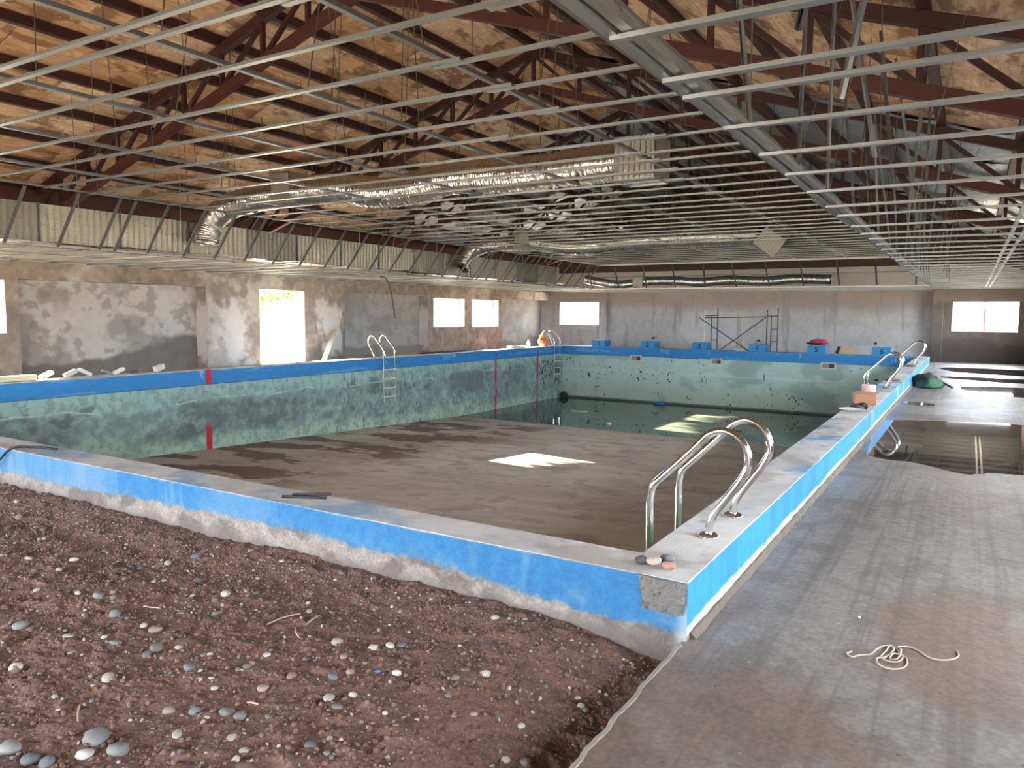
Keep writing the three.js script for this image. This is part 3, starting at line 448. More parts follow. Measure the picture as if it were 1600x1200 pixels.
// sloping struts of the tray
const stZ = [-4.4, -5.3, -6.18, -7.01, -7.72, -8.0, -8.63, -9.39, -10.1]; for (let z = -10.84; z > ZFU - 0.5; z -= 0.78) { stZ.push(z); if (rnd() < 0.3) stZ.push(z - 0.25); }
const lowL = grp('soffit_grid', 'low frame of steel channels along the long wall with sloping struts', 'ceiling frame');
for (const z of stZ) member('strut', chanGeo, V(XL, LOW + 0.02, z), V(XU, UP - 0.02, z - 0.02), 0.045, 0.03, M.galvDull, lowL);
for (let z = -2.6; z > FZ; z -= 0.8) member('furring_channel', chanGeo, V(WX + 0.01, LOW, z + rr(-0.04, 0.04)), V(XL, LOW + rr(-0.01, 0.01), z), 0.045, 0.02, M.galv, lowL);
for (const x of [XL, -15.3, -17.25]) for (let z = -1.5; z > ZFL; z -= 5) member('main_carrier', chanGeo, V(x, LOW + 0.03, z), V(x, LOW + 0.03, Math.max(z - 5.1, FZ)), 0.045, 0.03, M.galv, lowL);
for (let z = -4; z > -28; z -= 1.7) { const zz = z + rr(-0.3, 0.3); member('hanger', rodGeo, V(XL, LOW + 0.04, zz), V(XL + rr(-0.2, 0.25), roofY(XL) - 0.1, zz + rr(-0.15, 0.15)), 0.014, 0.014, rnd() < 0.5 ? M.galv : M.wire, lowL); }
const lowR = grp('soffit_grid', 'low frame of steel channels over the wet deck with a bundled edge carrier', 'ceiling frame');
const lowZ = [-2.1, -2.75, -3.32, -3.6, -4.33, -5.12, -5.97, -6.82, -7.78, -8.5]; for (let z = -9.6; z > FZ; z -= 0.86) lowZ.push(z);
for (const z of lowZ) { const dy = rr(-0.01, 0.01); member('furring_channel', chanGeo, V(XRL - 0.04, LOW + dy, z + rr(-0.02, 0.02)), V(RX, LOW - dy, z), 0.046, 0.02, M.galv, lowR); }
for (const [dx, dy, l] of [[-0.035, 0.03, 2.9], [0.035, 0.036, 2.3]]) for (let z = -1.4; z > ZFL - 0.2; z -= l) member('main_carrier', chanGeo, V(XRL + dx, LOW + dy, z), V(XRL + dx + rr(-0.012, 0.012), LOW + dy, Math.max(z - l - 0.02, ZFL - 0.2)), 0.046, 0.036, rnd() < 0.6 ? M.galv : M.galvDull, lowR);
for (const [x, y] of [[-1.32, 0.1], [-1.42, 0.17], [-1.37, 0.24], [-1.5, 0.3]]) for (let z = -1.4; z > ZFL; z -= 3.6) if (rnd() < 0.85) member('loose_profile', chanGeo, V(x + rr(-0.05, 0.05), LOW + y, z + rr(-0.3, 0.3)), V(x + rr(-0.05, 0.05), LOW + y + rr(-0.03, 0.03), Math.max(ZFL, z - 3.4)), 0.05, 0.035, rnd() < 0.5 ? M.galv : M.galvDull, lowR);
for (const x of [0.38, 0.5]) for (let z = -1.4; z > FZ; z -= 4) member('main_carrier', chanGeo, V(x, LOW + 0.03, z), V(x - 0.0, LOW + 0.03, Math.max(FZ, z - 4.1)), 0.04, 0.03, M.galv, lowR);
for (let z = -3.2; z > ZFL; z -= 0.85) member('strut', chanGeo, V(XRL - 0.02, LOW + 0.05, z), V(XRU, UP - 0.02, z + rr(-0.05, 0.05)), 0.035, 0.025, M.galvDull, lowR);
for (let z = -2.9; z > -28; z -= 1.5) for (const x of z % 3 < -1.4 ? [-1.15, -0.62] : [-1.15]) { const zz = z + rr(-0.3, 0.3), xt = x + rr(-0.35, 0.3); member('hanger', chanGeo, V(x, LOW + 0.04, zz), V(xt, roofY(xt) - (rnd() < 0.5 ? 0 : 0.6), zz + rr(-0.35, 0.35)), 0.03, 0.02, M.galvDull, lowR);
  if (rnd() < 0.6) member('hanger_wire', rodGeo, V(x + 0.05, LOW + 0.04, zz + 0.2), V(xt + 0.3, roofY(xt + 0.3), zz + rr(-0.6, 0.6)), 0.008, 0.008, M.wire, lowR); }
const lowF = grp('soffit_grid', 'low frame of steel channels before the end wall with upright struts', 'ceiling frame');
for (let x = XL; x < XRL; x += 1.17) member('strut', chanGeo, V(x, LOW + 0.02, ZFL), V(x + (x < -8 ? 0.15 : 0), UP - 0.02, ZFU), 0.05, 0.03, M.galvDull, lowF);
member('middle_channel', chanGeo, V(XL + 0.4, (LOW + UP) / 2, (ZFL + ZFU) / 2 - 0.03), V(XRU + 0.4, (LOW + UP) / 2, (ZFL + ZFU) / 2 - 0.03), 0.04, 0.03, M.galvDull, lowF);
for (const z of [ZFL, -29.3, -30.4, -31.6]) member('furring_channel', chanGeo, V(XL, LOW, z), V(XRL, LOW, z), 0.06, 0.045, z === ZFL ? M.white : M.galv, lowF);
for (let x = XL + 0.6; x < XRL; x += 1.2) member('main_carrier', chanGeo, V(x, LOW + 0.035, ZFL), V(x, LOW + 0.035, FZ), 0.045, 0.03, M.galv, lowF);

// ---------------------------------------------------------------- air ducts
const duct = grp('air_duct', 'long rectangular sheet metal air duct above the long wall', 'air duct');
M.ductA = std({ color: '#a9a79c', roughness: 0.42, metalness: 0.75, bumpMap: crinkle, bumpScale: 0.01 }); M.ductB = std({ color: '#8b8a82', roughness: 0.45, metalness: 0.75, bumpMap: crinkle, bumpScale: 0.01 });
{ let z = -1.2, k = 0; while (z > -27) { const l = Math.min(1.5, z + 27); const nz = 40, g = new THREE.BoxGeometry(1.0, 0.66, l - 0.02, 1, 4, nz), p = g.attributes.position, s0 = rnd() * 40;
    for (let i = 0; i < p.count; i++) { if (p.getX(i) > 0.4) p.setX(i, p.getX(i) + 0.012 * Math.sin(p.getZ(i) * 52) + 0.05 * (fbm(p.getZ(i) * 1.6 + s0, p.getY(i) * 2 + 3, 3) - 0.5)); if (p.getY(i) < -0.3) p.setY(i, p.getY(i) + 0.05 * (fbm(p.getZ(i) * 2 + s0, 7, 2) - 0.6)); }
    g.computeVertexNormals(); const o = mesh('duct_section', g, k % 4 === 3 ? M.ductB : M.ductA, duct); o.position.set(-14.72, 3.16, z - l / 2);
    mesh('flange', boxGeo(-15.24, -14.2, 2.81, 3.51, z - 0.012, z + 0.012), M.galvDull, duct); z -= l; k++; }
  const g = new THREE.PlaneGeometry(0.5, 25, 6, 260); g.rotateX(-Math.PI / 2); const p = g.attributes.position; for (let i = 0; i < p.count; i++) { const x = p.getX(i), q = p.getZ(i); p.setY(i, 0.1 * (fbm(q * 1.4, x * 3 + 2, 4) - 0.5) - 0.06 * (x > 0.1 ? fbm(q * 0.8, 5, 2) : 0)); }
  g.computeVertexNormals(); g.translate(-14.3, 2.83, -14.5); mesh('loose_wrap', g, M.foil, duct); }
function flexDuct(pts, r, label, ends) {
  const F = grp('flexible_duct', label, 'flexible duct', 'silver flexible air ducts');
  const curve = new THREE.CatmullRomCurve3(pts, false, 'centripetal'), len = curve.getLength(), seg = Math.round(len * 70), g = new THREE.TubeGeometry(curve, seg, r, 26), p = g.attributes.position, nrm = g.attributes.normal;
  for (let i = 0; i < p.count; i++) { const ring = Math.floor(i / 27), a = (i % 27) % 26, t = ring / seg * len; const w = 0.005 * Math.sin(t * 120) + 0.03 * (fbm(t * 26, Math.abs(a - 13) * 0.35 + 7, 4) - 0.5) + 0.14 * r * (fbm(t * 1.6, 4, 2) - 0.5); p.setXYZ(i, p.getX(i) + nrm.getX(i) * w, p.getY(i) + nrm.getY(i) * w, p.getZ(i) + nrm.getZ(i) * w); }
  g.computeVertexNormals(); const ct = crinkle.clone(); ct.repeat.set(Math.round(len * 1.6), 1.5); ct.needsUpdate = true; mesh('foil_hose', g, std({ color: '#cfd0d0', roughness: 0.22, metalness: 1, bumpMap: ct, bumpScale: 0.007 }), F);
  for (const [x, y, z, w, h, d, rx, rz, nm] of ends) { const b = new THREE.Group(); b.name = nm; b.position.set(x, y, z); b.rotation.set(rx, 0, rz); F.add(b);
    const t = 0.012; for (const [a, c, e, f, q, s] of [[-w / 2, w / 2, -h / 2, h / 2, d / 2 - t, d / 2], [-w / 2, w / 2, -h / 2, h / 2, -d / 2, -d / 2 + t], [-w / 2, -w / 2 + t, -h / 2, h / 2, -d / 2, d / 2], [w / 2 - t, w / 2, -h / 2, h / 2, -d / 2, d / 2], [-w / 2, w / 2, h / 2 - t, h / 2, -d / 2, d / 2]]) mesh('side_sheet', boxGeo(a, c, e, f, q, s), M.ductA, b);
    if (nm === 'outlet_box') { for (let k = -3; k <= 3; k++) mesh('rib', boxGeo(k * w / 7.5 - 0.012, k * w / 7.5 + 0.012, -h / 2 + 0.02, h / 2 - 0.02, d / 2, d / 2 + 0.014), M.galv, b); mesh('rim', boxGeo(-w / 2 - 0.04, w / 2 + 0.04, -h / 2 - 0.02, -h / 2 + 0.0, d / 2, d / 2 + 0.05), M.galvDull, b); mesh('outlet_plate', boxGeo(-w / 2 + 0.04, w / 2 - 0.04, -h / 2 + 0.03, -h / 2 + 0.04, -d / 2 + 0.04, d / 2 - 0.04), std({ color: '#4b6680', roughness: 0.3, metalness: 0.6 }), b); } }
  return F;
}
flexDuct([V(-13.86, 3.02, -10.35), V(-13.86, 3.2, -10.38), V(-13.76, 3.5, -10.45), V(-13.4, 3.74, -10.5), V(-12.6, 3.86, -10.5), V(-11.4, 3.92, -10.5), V(-10.2, 3.9, -10.5), V(-9.0, 3.74, -10.5), V(-7.6, 3.86, -10.5), V(-6.2, 3.82, -10.5), V(-5.2, 3.84, -10.5), V(-4.4, 3.86, -10.5)], 0.27, 'large silver foil duct nearest the dirt end, ending in a ribbed box',
  [[-11.45, 3.98, -10.5, 0.5, 0.58, 0.56, 0, 0, 'coupling_box'], [-4.2, 3.83, -10.5, 0.62, 0.62, 0.62, 0, 0, 'outlet_box']]);
flexDuct([V(-13.88, 3.02, -19.7), V(-13.86, 3.2, -19.8), V(-13.7, 3.5, -19.9), V(-13.3, 3.72, -20), V(-12.2, 3.78, -20), V(-11.2, 3.74, -20), V(-10, 3.6, -20), V(-8.6, 3.66, -20), V(-7, 3.7, -20), V(-5.6, 3.68, -20), V(-4.75, 3.68, -20)], 0.25, 'silver foil duct halfway down the hall, ending in a tilted box',
  [[-11.7, 3.85, -20, 0.5, 0.62, 0.52, 0, 0, 'coupling_box'], [-4.45, 3.55, -20, 0.6, 0.55, 0.55, 0.3, -0.7, 'outlet_box']]);
flexDuct([V(-14.0, 3.1, -28.9), V(-13.4, 2.98, -29.1), V(-12.6, 2.86, -29.3), V(-11.6, 2.98, -29.4), V(-10.4, 3.0, -29.4), V(-9.2, 2.92, -29.4), V(-8, 2.98, -29.4), V(-6.8, 2.92, -29.4), V(-5.6, 2.98, -29.4), V(-4.4, 2.94, -29.4)], 0.18, 'thin silver foil duct lying in front of the pale end wall', [[-11.75, 3.0, -29.4, 0.42, 0.46, 0.44, 0, 0, 'coupling_box']]);

// ---------------------------------------------------------------- scaffold
{ const s = grp('scaffold', 'thin steel scaffold frame standing behind starting blocks three and four', 'scaffold'); s.position.set(-7.9, 0, -30.5); const m = std({ color: '#5d5a58', roughness: 0.5, metalness: 0.5 });
  const q = (x, y, z) => V(x + 7.9, y, z);
  for (const [xa, xb, w] of [[-9.3, -8.78, 1], [-6.83, -6.42, 0]]) { member('post', rodGeo, q(xa, 0, 0), q(xa, 1.86, 0), 0.045, 0.045, w ? M.white : m, s); member('post', rodGeo, q(xb, 0, 0), q(xb, 1.95, 0), 0.045, 0.045, m, s); member('post', rodGeo, q(xb - 0.25, 0, 0), q(xb - 0.25, 1.6, 0), 0.04, 0.04, m, s);
    for (const y of [0.15, 0.62, 1.1]) member('rung', rodGeo, q(xb - 0.25, y, 0), q(xb, y, 0), 0.03, 0.03, m, s); member('rung', rodGeo, q(xa, 1.6, 0), q(xb, 1.62, 0), 0.04, 0.04, m, s); }
  member('ledger', rodGeo, q(-9.3, 1.52, 0.05), q(-6.83, 1.58, 0.05), 0.04, 0.04, m, s); member('brace', rodGeo, q(-9.5, 1.52, 0.1), q(-7.2, 0.05, 0.1), 0.04, 0.04, m, s); member('brace', rodGeo, q(-6.9, 1.55, -0.08), q(-8.9, 0.05, -0.08), 0.04, 0.04, m, s); }
for (const [x, l] of [[-12.17, 'small dark pipe stub on the end wall above block two'], [-7.53, 'small dark pipe stub on the end wall above block four'], [-3.1, 'small dark pipe stub on the end wall above block six']]) { const g = new THREE.CylinderGeometry(0.05, 0.05, 0.16, 12); g.rotateX(Math.PI / 2); const p = grp('pipe_stub', l, 'pipe', 'pipe stubs on the end wall'); p.position.set(x, 0.59, FZ - 0.26); mesh('pipe', g, M.black, p); const c = new THREE.TorusGeometry(0.05, 0.012, 6, 14); c.translate(0, 0, 0.08); mesh('collar', c, M.galvDull, p); }

// ---------------------------------------------------------------- things left on the coping and the deck
const place = (o, x, y, z, ry = 0) => { o.position.set(x, y, z); o.rotation.y = ry; return o; };
{ const b = grp('cardboard_box', 'brown cardboard box on the pool rim beside the deck', 'box'); place(b, -1.31, CT, -12.4, 0.2); mesh('carton', new RoundedBoxGeometry(0.3, 0.16, 0.36, 1, 0.01).translate(0, 0.08, 0), std({ color: '#a8775c' }), b); mesh('flap', boxGeo(-0.15, 0.15, 0.158, 0.166, -0.18, 0.02).translate(0.05, 0, -0.03), std({ color: '#b5876a' }), b); }
{ const b = grp('paint_tin', 'small pink and white tin behind the cardboard box', 'tin'); place(b, -1.35, CT, -13.35); const l = new THREE.LatheGeometry([[0, 0], [0.1, 0], [0.105, 0.01], [0.105, 0.19], [0.11, 0.2], [0.1, 0.205], [0, 0.2]].map((a) => new THREE.Vector2(...a)), 24); mesh('tin', l, std({ color: '#d9a9a4', roughness: 0.4 }), b); mesh('lid', new THREE.CylinderGeometry(0.1, 0.1, 0.03, 24).translate(0, 0.2, 0), std({ color: '#e9e6e2', roughness: 0.35 }), b); }
{ const b = grp('steel_dish', 'flat white dish on the pool rim beside the cardboard box', 'dish'); place(b, -1.34, CT, -11.3); mesh('dish', new THREE.LatheGeometry([[0, 0], [0.1, 0], [0.17, 0.03], [0.175, 0.034], [0.1, 0.008], [0, 0.008]].map((a) => new THREE.Vector2(...a)), 28), std({ color: '#e4e4e2', roughness: 0.3 }), b); }
thing('tangled_wire', tube([V(-1.4, 0.31, -11.7), V(-1.3, 0.33, -11.9), V(-1.2, 0.315, -11.75), V(-1.28, 0.34, -12.05), V(-1.42, 0.315, -11.95), V(-1.34, 0.325, -11.6), V(-1.18, 0.312, -11.55)], 0.012, 60, 6), M.black, 'dark tangled wire on the rim between box and dish', 'wire');
thing('brown_offcut', lump(0.12, 1.3, 0.3, 0.9, 0.25, 3.3).translate(-1.33, CT + 0.03, -17.2), std({ color: '#7a5a44' }), 'flat brown offcut on the rim beyond the middle deck ladder', 'offcut');
thing('brown_offcut', lump(0.12, 1.2, 0.25, 1.0, 0.25, 5.7).translate(-1.32, CT + 0.026, -22.6), std({ color: '#7d6049' }), 'flat brown offcut on the rim by the last deck ladder', 'offcut');
{ const t = grp('tarpaulin_heap', 'crumpled green tarpaulin heap with a pipe on the deck', 'tarpaulin'); place(t, -0.78, 0, -20.0); const g = lump(0.32, 0.9, 0.42, 1.5, 0.5, 8.1, 4); mesh('green_cloth', g.translate(0.06, 0.06, 0.1), std({ color: '#3f6b52' }), t); mesh('dark_cloth', lump(0.26, 0.95, 0.6, 1.2, 0.5, 4.4, 4).translate(-0.06, 0.13, -0.2), std({ color: '#2c302c' }), t); member('pipe', rodGeo, V(0.1, 0.2, -0.2), V(0.5, 0.03, 0.35), 0.05, 0.05, M.galvDull, t); }
// rope
const ropeXZ = [[-0.4, -3.815], [-0.416, -3.78], [-0.392, -3.754], [-0.364, -3.792], [-0.322, -3.829], [-0.3, -3.911], [-0.263, -3.978], [-0.226, -3.976], [-0.2, -3.914], [-0.171, -3.876], [-0.173, -3.768], [-0.218, -3.717], [-0.271, -3.733], [-0.288, -3.772], [-0.256, -3.833], [-0.23, -3.945], [-0.247, -3.97], [-0.26, -3.911], [-0.272, -3.806], [-0.234, -3.773], [-0.197, -3.82], [-0.189, -3.875], [-0.224, -3.877], [-0.235, -3.819], [-0.209, -3.825], [-0.199, -3.939], [-0.215, -3.99], [-0.168, -4.02], [-0.125, -3.996], [-0.082, -3.943], [-0.036, -3.938], [0.015, -3.98], [0.039, -4.044], [0.03, -4.095]];
thing('rope', tube(ropeXZ.map(([x, z], i) => V(x, 0.0045 + (i > 12 && i < 26 ? 0.006 + 0.005 * Math.sin(i * 2.1) : 0), z)), 0.0042, 420, 7), std({ color: '#b3a48e' }), 'thin beige rope lying in a loose tangle on the deck', 'rope');
thing('cement_crumb', lump(0.008, 1, 0.8, 1, 0.3, 1.4, 1).translate(-0.42, 0.006, -4.28), std({ color: '#e2ded8' }), 'tiny white cement crumb on the deck behind the rope', 'crumb');
// stones on the corner of the rim
[[-1.41, -3.65, 0.03, '#4c4a4a', 'dark speckled stone on the broken corner of the rim'], [-1.35, -3.665, 0.034, '#a89a8c', 'flat beige stone on the broken corner of the rim'], [-1.262, -3.645, 0.028, '#a87a66', 'reddish stone on the broken corner of the rim'], [-1.3, -3.735, 0.03, '#6f6f78', 'blue grey stone on the broken corner of the rim']].forEach(([x, z, r, c, l], i) =>
  thing('stone', lump(r, 1.25, 0.75, 1, 0.25, i * 3.1 + 1, 3).translate(x, CT + r * 0.68, z), std({ color: c }), l, 'stone', 'stones on the corner'));
for (const [a, b, l] of [[V(-4.07, CT + 0.011, -3.6), V(-3.78, CT + 0.011, -3.735), 'thin dark steel rod lying on the near rim, the one nearer the dirt'], [V(-4.05, CT + 0.011, -3.68), V(-3.77, CT + 0.011, -3.77), 'thin dark steel rod lying on the near rim, the one nearer the pool']].map((e, i) => [e[0], e[1].clone().add(V(0, i * 0.02, 0)), e[2]])) { const o = grp('steel_rod', l, 'rod', 'dark rods on the near rim'); member('rod', rodGeo, a, b, 0.02, 0.02, M.black, o); }
thing('cable', tube([V(-8.6, -0.06, -3.0), V(-8.15, -0.04, -3.25), V(-7.88, 0.05, -3.4), V(-7.72, 0.2, -3.45), V(-7.58, 0.318, -3.5), V(-7.42, 0.325, -3.62), V(-7.22, 0.31, -3.72)], 0.011, 60, 7), M.black, 'black cable draped over the near rim onto the dirt', 'cable');
thing('hanging_cable', tube([V(-14.1, 2.62, -16.1), V(-14.03, 2.58, -16.25), V(-14, 2.3, -16.4), V(-13.99, 1.9, -16.5), V(-14, 1.46, -16.6)], 0.022, 40, 8), std({ color: '#4a443e' }), 'stiff dark cable dangling from the ceiling frame above a ladder', 'cable');
// left coping
{ const py = CT; const bit = (z, l, h, c, lab, n, tilt) => { const o = grp(n, lab, n.split('_').pop(), null); place(o, -14.93, py, z, rr(-0.3, 0.3)); const g = new RoundedBoxGeometry(0.12, h, l, 1, 0.006); const k = mesh('piece', g, std({ color: c }), o); k.position.y = h / 2 + Math.abs(Math.sin(tilt)) * l / 2; k.rotation.x = tilt; };
  { const o = grp('timber_plank', 'long pale plank on the long rim at the picture edge', 'plank'); place(o, -14.93, py, -6.6); mesh('board', new RoundedBoxGeometry(0.14, 0.1, 1.5, 1, 0.008).translate(0, 0.05, 0), std({ color: '#d8c7a2' }), o); }
  bit(-7.55, 0.26, 0.07, '#d9d4cc', 'pale block leaning at the end of the long plank', 'pale_block', 0.35); bit(-8.0, 0.24, 0.08, '#c9c4bc', 'tilted white offcut, first of the two that form a peak', 'white_offcut', 0.4); bit(-8.28, 0.26, 0.06, '#d8d4ce', 'tilted white offcut, second of the two that form a peak', 'white_offcut', -0.5);
  bit(-8.72, 0.2, 0.05, '#8f8a84', 'grey tilted offcut on the long rim', 'grey_offcut', -0.4); bit(-8.98, 0.22, 0.06, '#dedad2', 'white tilted offcut beside the grey one on the long rim', 'white_offcut', 0.4); bit(-9.3, 0.16, 0.05, '#54504c', 'dark small offcut on the long rim', 'dark_offcut', 0.1); bit(-9.88, 0.22, 0.11, '#d5d0c8', 'last white offcut before the red lane stripe', 'white_offcut', 0.3);
  { const o = grp('timber_plank', 'dark reddish plank lying on the long rim below the windows', 'plank'); place(o, -15.0, py, -20.3); mesh('board', new RoundedBoxGeometry(0.12, 0.06, 2.5, 1, 0.006).translate(0, 0.03, 0), std({ color: '#5a3a34' }), o); }
  { const o = grp('foam_board', 'pale board on the long rim next to the white bottle', 'board'); place(o, -14.98, py, -24.95); mesh('board', new RoundedBoxGeometry(0.2, 0.08, 1.1, 1, 0.01).translate(0, 0.04, 0), std({ color: '#ddd6c8' }), o); }
  { const o = grp('bottle', 'white plastic bottle on the long rim', 'bottle'); place(o, -14.98, py, -25.9); mesh('bottle_body', new THREE.LatheGeometry([[0, 0], [0.07, 0], [0.075, 0.02], [0.075, 0.18], [0.03, 0.23], [0.03, 0.27], [0, 0.27]].map((a) => new THREE.Vector2(...a)), 20), std({ color: '#ece9e4' }), o); mesh('cap', new THREE.CylinderGeometry(0.034, 0.034, 0.035, 16).translate(0, 0.28, 0), M.white, o); }
  { const o = grp('orange_bag', 'crumpled orange bag on the rim by the corner ladder', 'bag'); place(o, -14.95, py, -27.0); mesh('sack', lump(0.22, 0.9, 1.0, 1.1, 0.45, 6.6, 4).translate(0, 0.18, 0), std({ color: '#cf7a45' }), o); mesh('tied_neck', lump(0.11, 1, 0.8, 1, 0.4, 2.2, 3).translate(0, 0.4, 0.03), std({ color: '#d98a52' }), o); }
}
{ const o = grp('timber_plank', 'long pale plank leaning against the wall past the doorway', 'plank'); member('board', unitBox, V(-16.45, 0, -16.15), V(-17.3, 1.06, -17.6), 0.16, 0.04, std({ color: '#b3aa9c' }), o); member('board', unitBox, V(-16.6, 0, -16.25), V(-17.33, 1.0, -17.7), 0.08, 0.04, std({ color: '#c9c2b6' }), o); }
// end wall coping
{ const o = grp('red_bundle', 'pink and red cloth bundle on starting block five', 'bundle'); place(o, -4.62, CT + 0.3, -28.7); mesh('cloth', lump(0.26, 1.25, 0.42, 0.8, 0.4, 9.1, 4).translate(0.03, 0.1, 0), std({ color: '#c2344a' }), o); mesh('dark_cloth', lump(0.2, 1.4, 0.25, 0.8, 0.4, 3.7, 3).translate(-0.12, 0.045, 0.05), std({ color: '#4a2a44' }), o); }
thing('pale_board', boxGeo(-0.26, 0.26, 0, 0.22, -0.03, 0.03).rotateX(-0.12).translate(-3.6, CT, -28.75), std({ color: '#c9ae88' }), 'pale tan board standing on the end rim between blocks five and six', 'board');
thing('dark_bottle', new THREE.CylinderGeometry(0.05, 0.06, 0.26, 14).rotateZ(-0.35).translate(-3.95, CT + 0.14, -28.7), std({ color: '#3a3330' }), 'small dark tilted bottle beside the tan board', 'bottle');
thing('paper_scrap', lump(0.16, 1.3, 0.3, 0.8, 0.4, 7.7, 3).translate(-7.4, CT + 0.04, -28.7), M.white, 'crumpled white scrap on the end rim beside block four', 'scrap');
// in the pool
thing('black_ball', lump(0.17, 1, 0.95, 1, 0.08, 2.6, 3).translate(-14.5, WATER + 0.1, -28.1), M.black, 'black round float at the corner of the water', 'float');
thing('blue_scrap', lump(0.12, 1.5, 0.6, 1, 0.4, 5.2, 3).translate(-10.3, WATER + 0.04, -28.15), std({ color: '#1f6fb0' }), 'small blue plastic scrap in the water below the end wall', 'scrap');
thing('floating_stick', new THREE.CylinderGeometry(0.012, 0.016, 0.6, 7).rotateZ(Math.PI / 2).rotateY(0.1).translate(-11.9, WATER + 0.01, -24.3), M.white, 'pale thin stick floating on the water', 'stick');
thing('foam_lump', lump(0.1, 1.2, 0.5, 1, 0.4, 1.9, 3).translate(-5.9, WATER + 0.02, -23.1), std({ color: '#a8a58c' }), 'pale foam lump floating beside the sunlit patches', 'foam');
thing('foam_lump', lump(0.05, 1.2, 0.8, 1, 0.4, 4.9, 3).translate(-9.7, WATER + 0.02, -22), M.white, 'small white foam lump at the edge of the water', 'foam');

// ---------------------------------------------------------------- puddles on the deck
M.puddle = new THREE.MeshPhysicalMaterial({ color: '#35302b', roughness: 0.03, ior: 1.33, side: THREE.DoubleSide });
function puddle(pts, label, rough) {
  const c = new THREE.CatmullRomCurve3(pts.map(([x, z]) => V(x, 0, z)), true).getPoints(160);
  const s = new THREE.Shape(c.map((p) => { const k = 0.22 * (fbm(p.x * 4 + 20, p.z * 1.6 + 20, 4) - 0.5); return new THREE.Vector2(Math.max(-1.06, Math.min(RX, p.x + k)), -(p.z + 1.2 * k)); }));
  const g = new THREE.ExtrudeGeometry(s, { depth: 0.002, bevelEnabled: false }); g.rotateX(-Math.PI / 2); g.translate(0, 0.0008, 0);
  thing('puddle', g, M.puddle, label, 'puddle', 'puddles on the deck');
}
puddle([[-1.06, -12.9], [-0.5, -13.3], [0.3, -13.6], [1.0, -13.5], [1.7, -13.6], [1.72, -9.4], [1.0, -9.3], [0.5, -9.25], [0.1, -8.9], [-0.4, -9.3], [-0.9, -9.5], [-1.06, -10.6]], 'large puddle mirroring the ceiling channels');
puddle([[-0.1, -20.2], [0.3, -20.6], [0.9, -20.9], [1.7, -20.8], [1.7, -18.6], [1.0, -18.3], [0.4, -18.7], [0.0, -19.4]], 'bright tapering puddle beyond the green tarpaulin');
puddle([[-0.6, -23.6], [0.2, -23.9], [1.0, -23.7], [1.7, -23.9], [1.7, -22.6], [0.9, -22.3], [0.1, -22.7], [-0.4, -23.0]], 'narrow puddle across the far deck');
puddle([[-0.7, -27.9], [0.2, -28.2], [1.2, -28.1], [1.7, -28], [1.7, -25.2], [0.6, -25.4], [-0.3, -25.9]], 'puddle before the end wall under the window');
puddle([[-0.95, -16.0], [-0.7, -16.1], [-0.5, -15.9], [-0.6, -15.6], [-0.85, -15.6]], 'small puddle close to the blue wall');

// ---------------------------------------------------------------- pebbles, clods and twigs on the dirt
const pebCol = { w: ['#a89f96', '#b5aca2', '#968c82'], g: ['#6b6965', '#605f60', '#787570'], p: ['#826d61', '#8c786b', '#756056'], b: ['#5f666e', '#666c73', '#5a6068'], B: ['#3c6fae', '#3c6fae', '#3c6fae'] };
const pebLab = { w: 'pale rounded pebble half sunk in the dirt', g: 'grey rounded pebble half sunk in the dirt', p: 'pinkish brown pebble half sunk in the dirt', b: 'blue grey pebble half sunk in the dirt', B: 'single bright blue chip among the pebbles' };
const pebGeo = [0, 1, 2, 3, 4].map((i) => lump(1, 1.15 - 0.05 * i, 0.42 + 0.06 * i, 0.8 + 0.06 * i, 0.2, i * 5.3 + 2, 2));
const pebMat = Object.fromEntries(Object.entries(pebCol).map(([k, a]) => [k, a.map((c) => std({ color: c, roughness: 0.7 }))]));
const placed = [];
function pebble(x, z, r, k, own) {
  if (placed.some(([a, b, q]) => Math.hypot(a - x, b - z) < 0.8 * (q + r))) return; placed.push([x, z, r]);
  const o = thing('pebble', pebGeo[Math.floor(rnd() * 5)], pebMat[k][Math.floor(rnd() * 3)], own || pebLab[k], 'pebble', k === 'B' ? undefined : 'pebbles on the dirt'); o.scale.setScalar(r); o.position.set(x, dirtY(x, z) + r * 0.22, z); o.rotation.set(rr(-0.25, 0.25), rr(0, 6.28), rr(-0.25, 0.25));
}
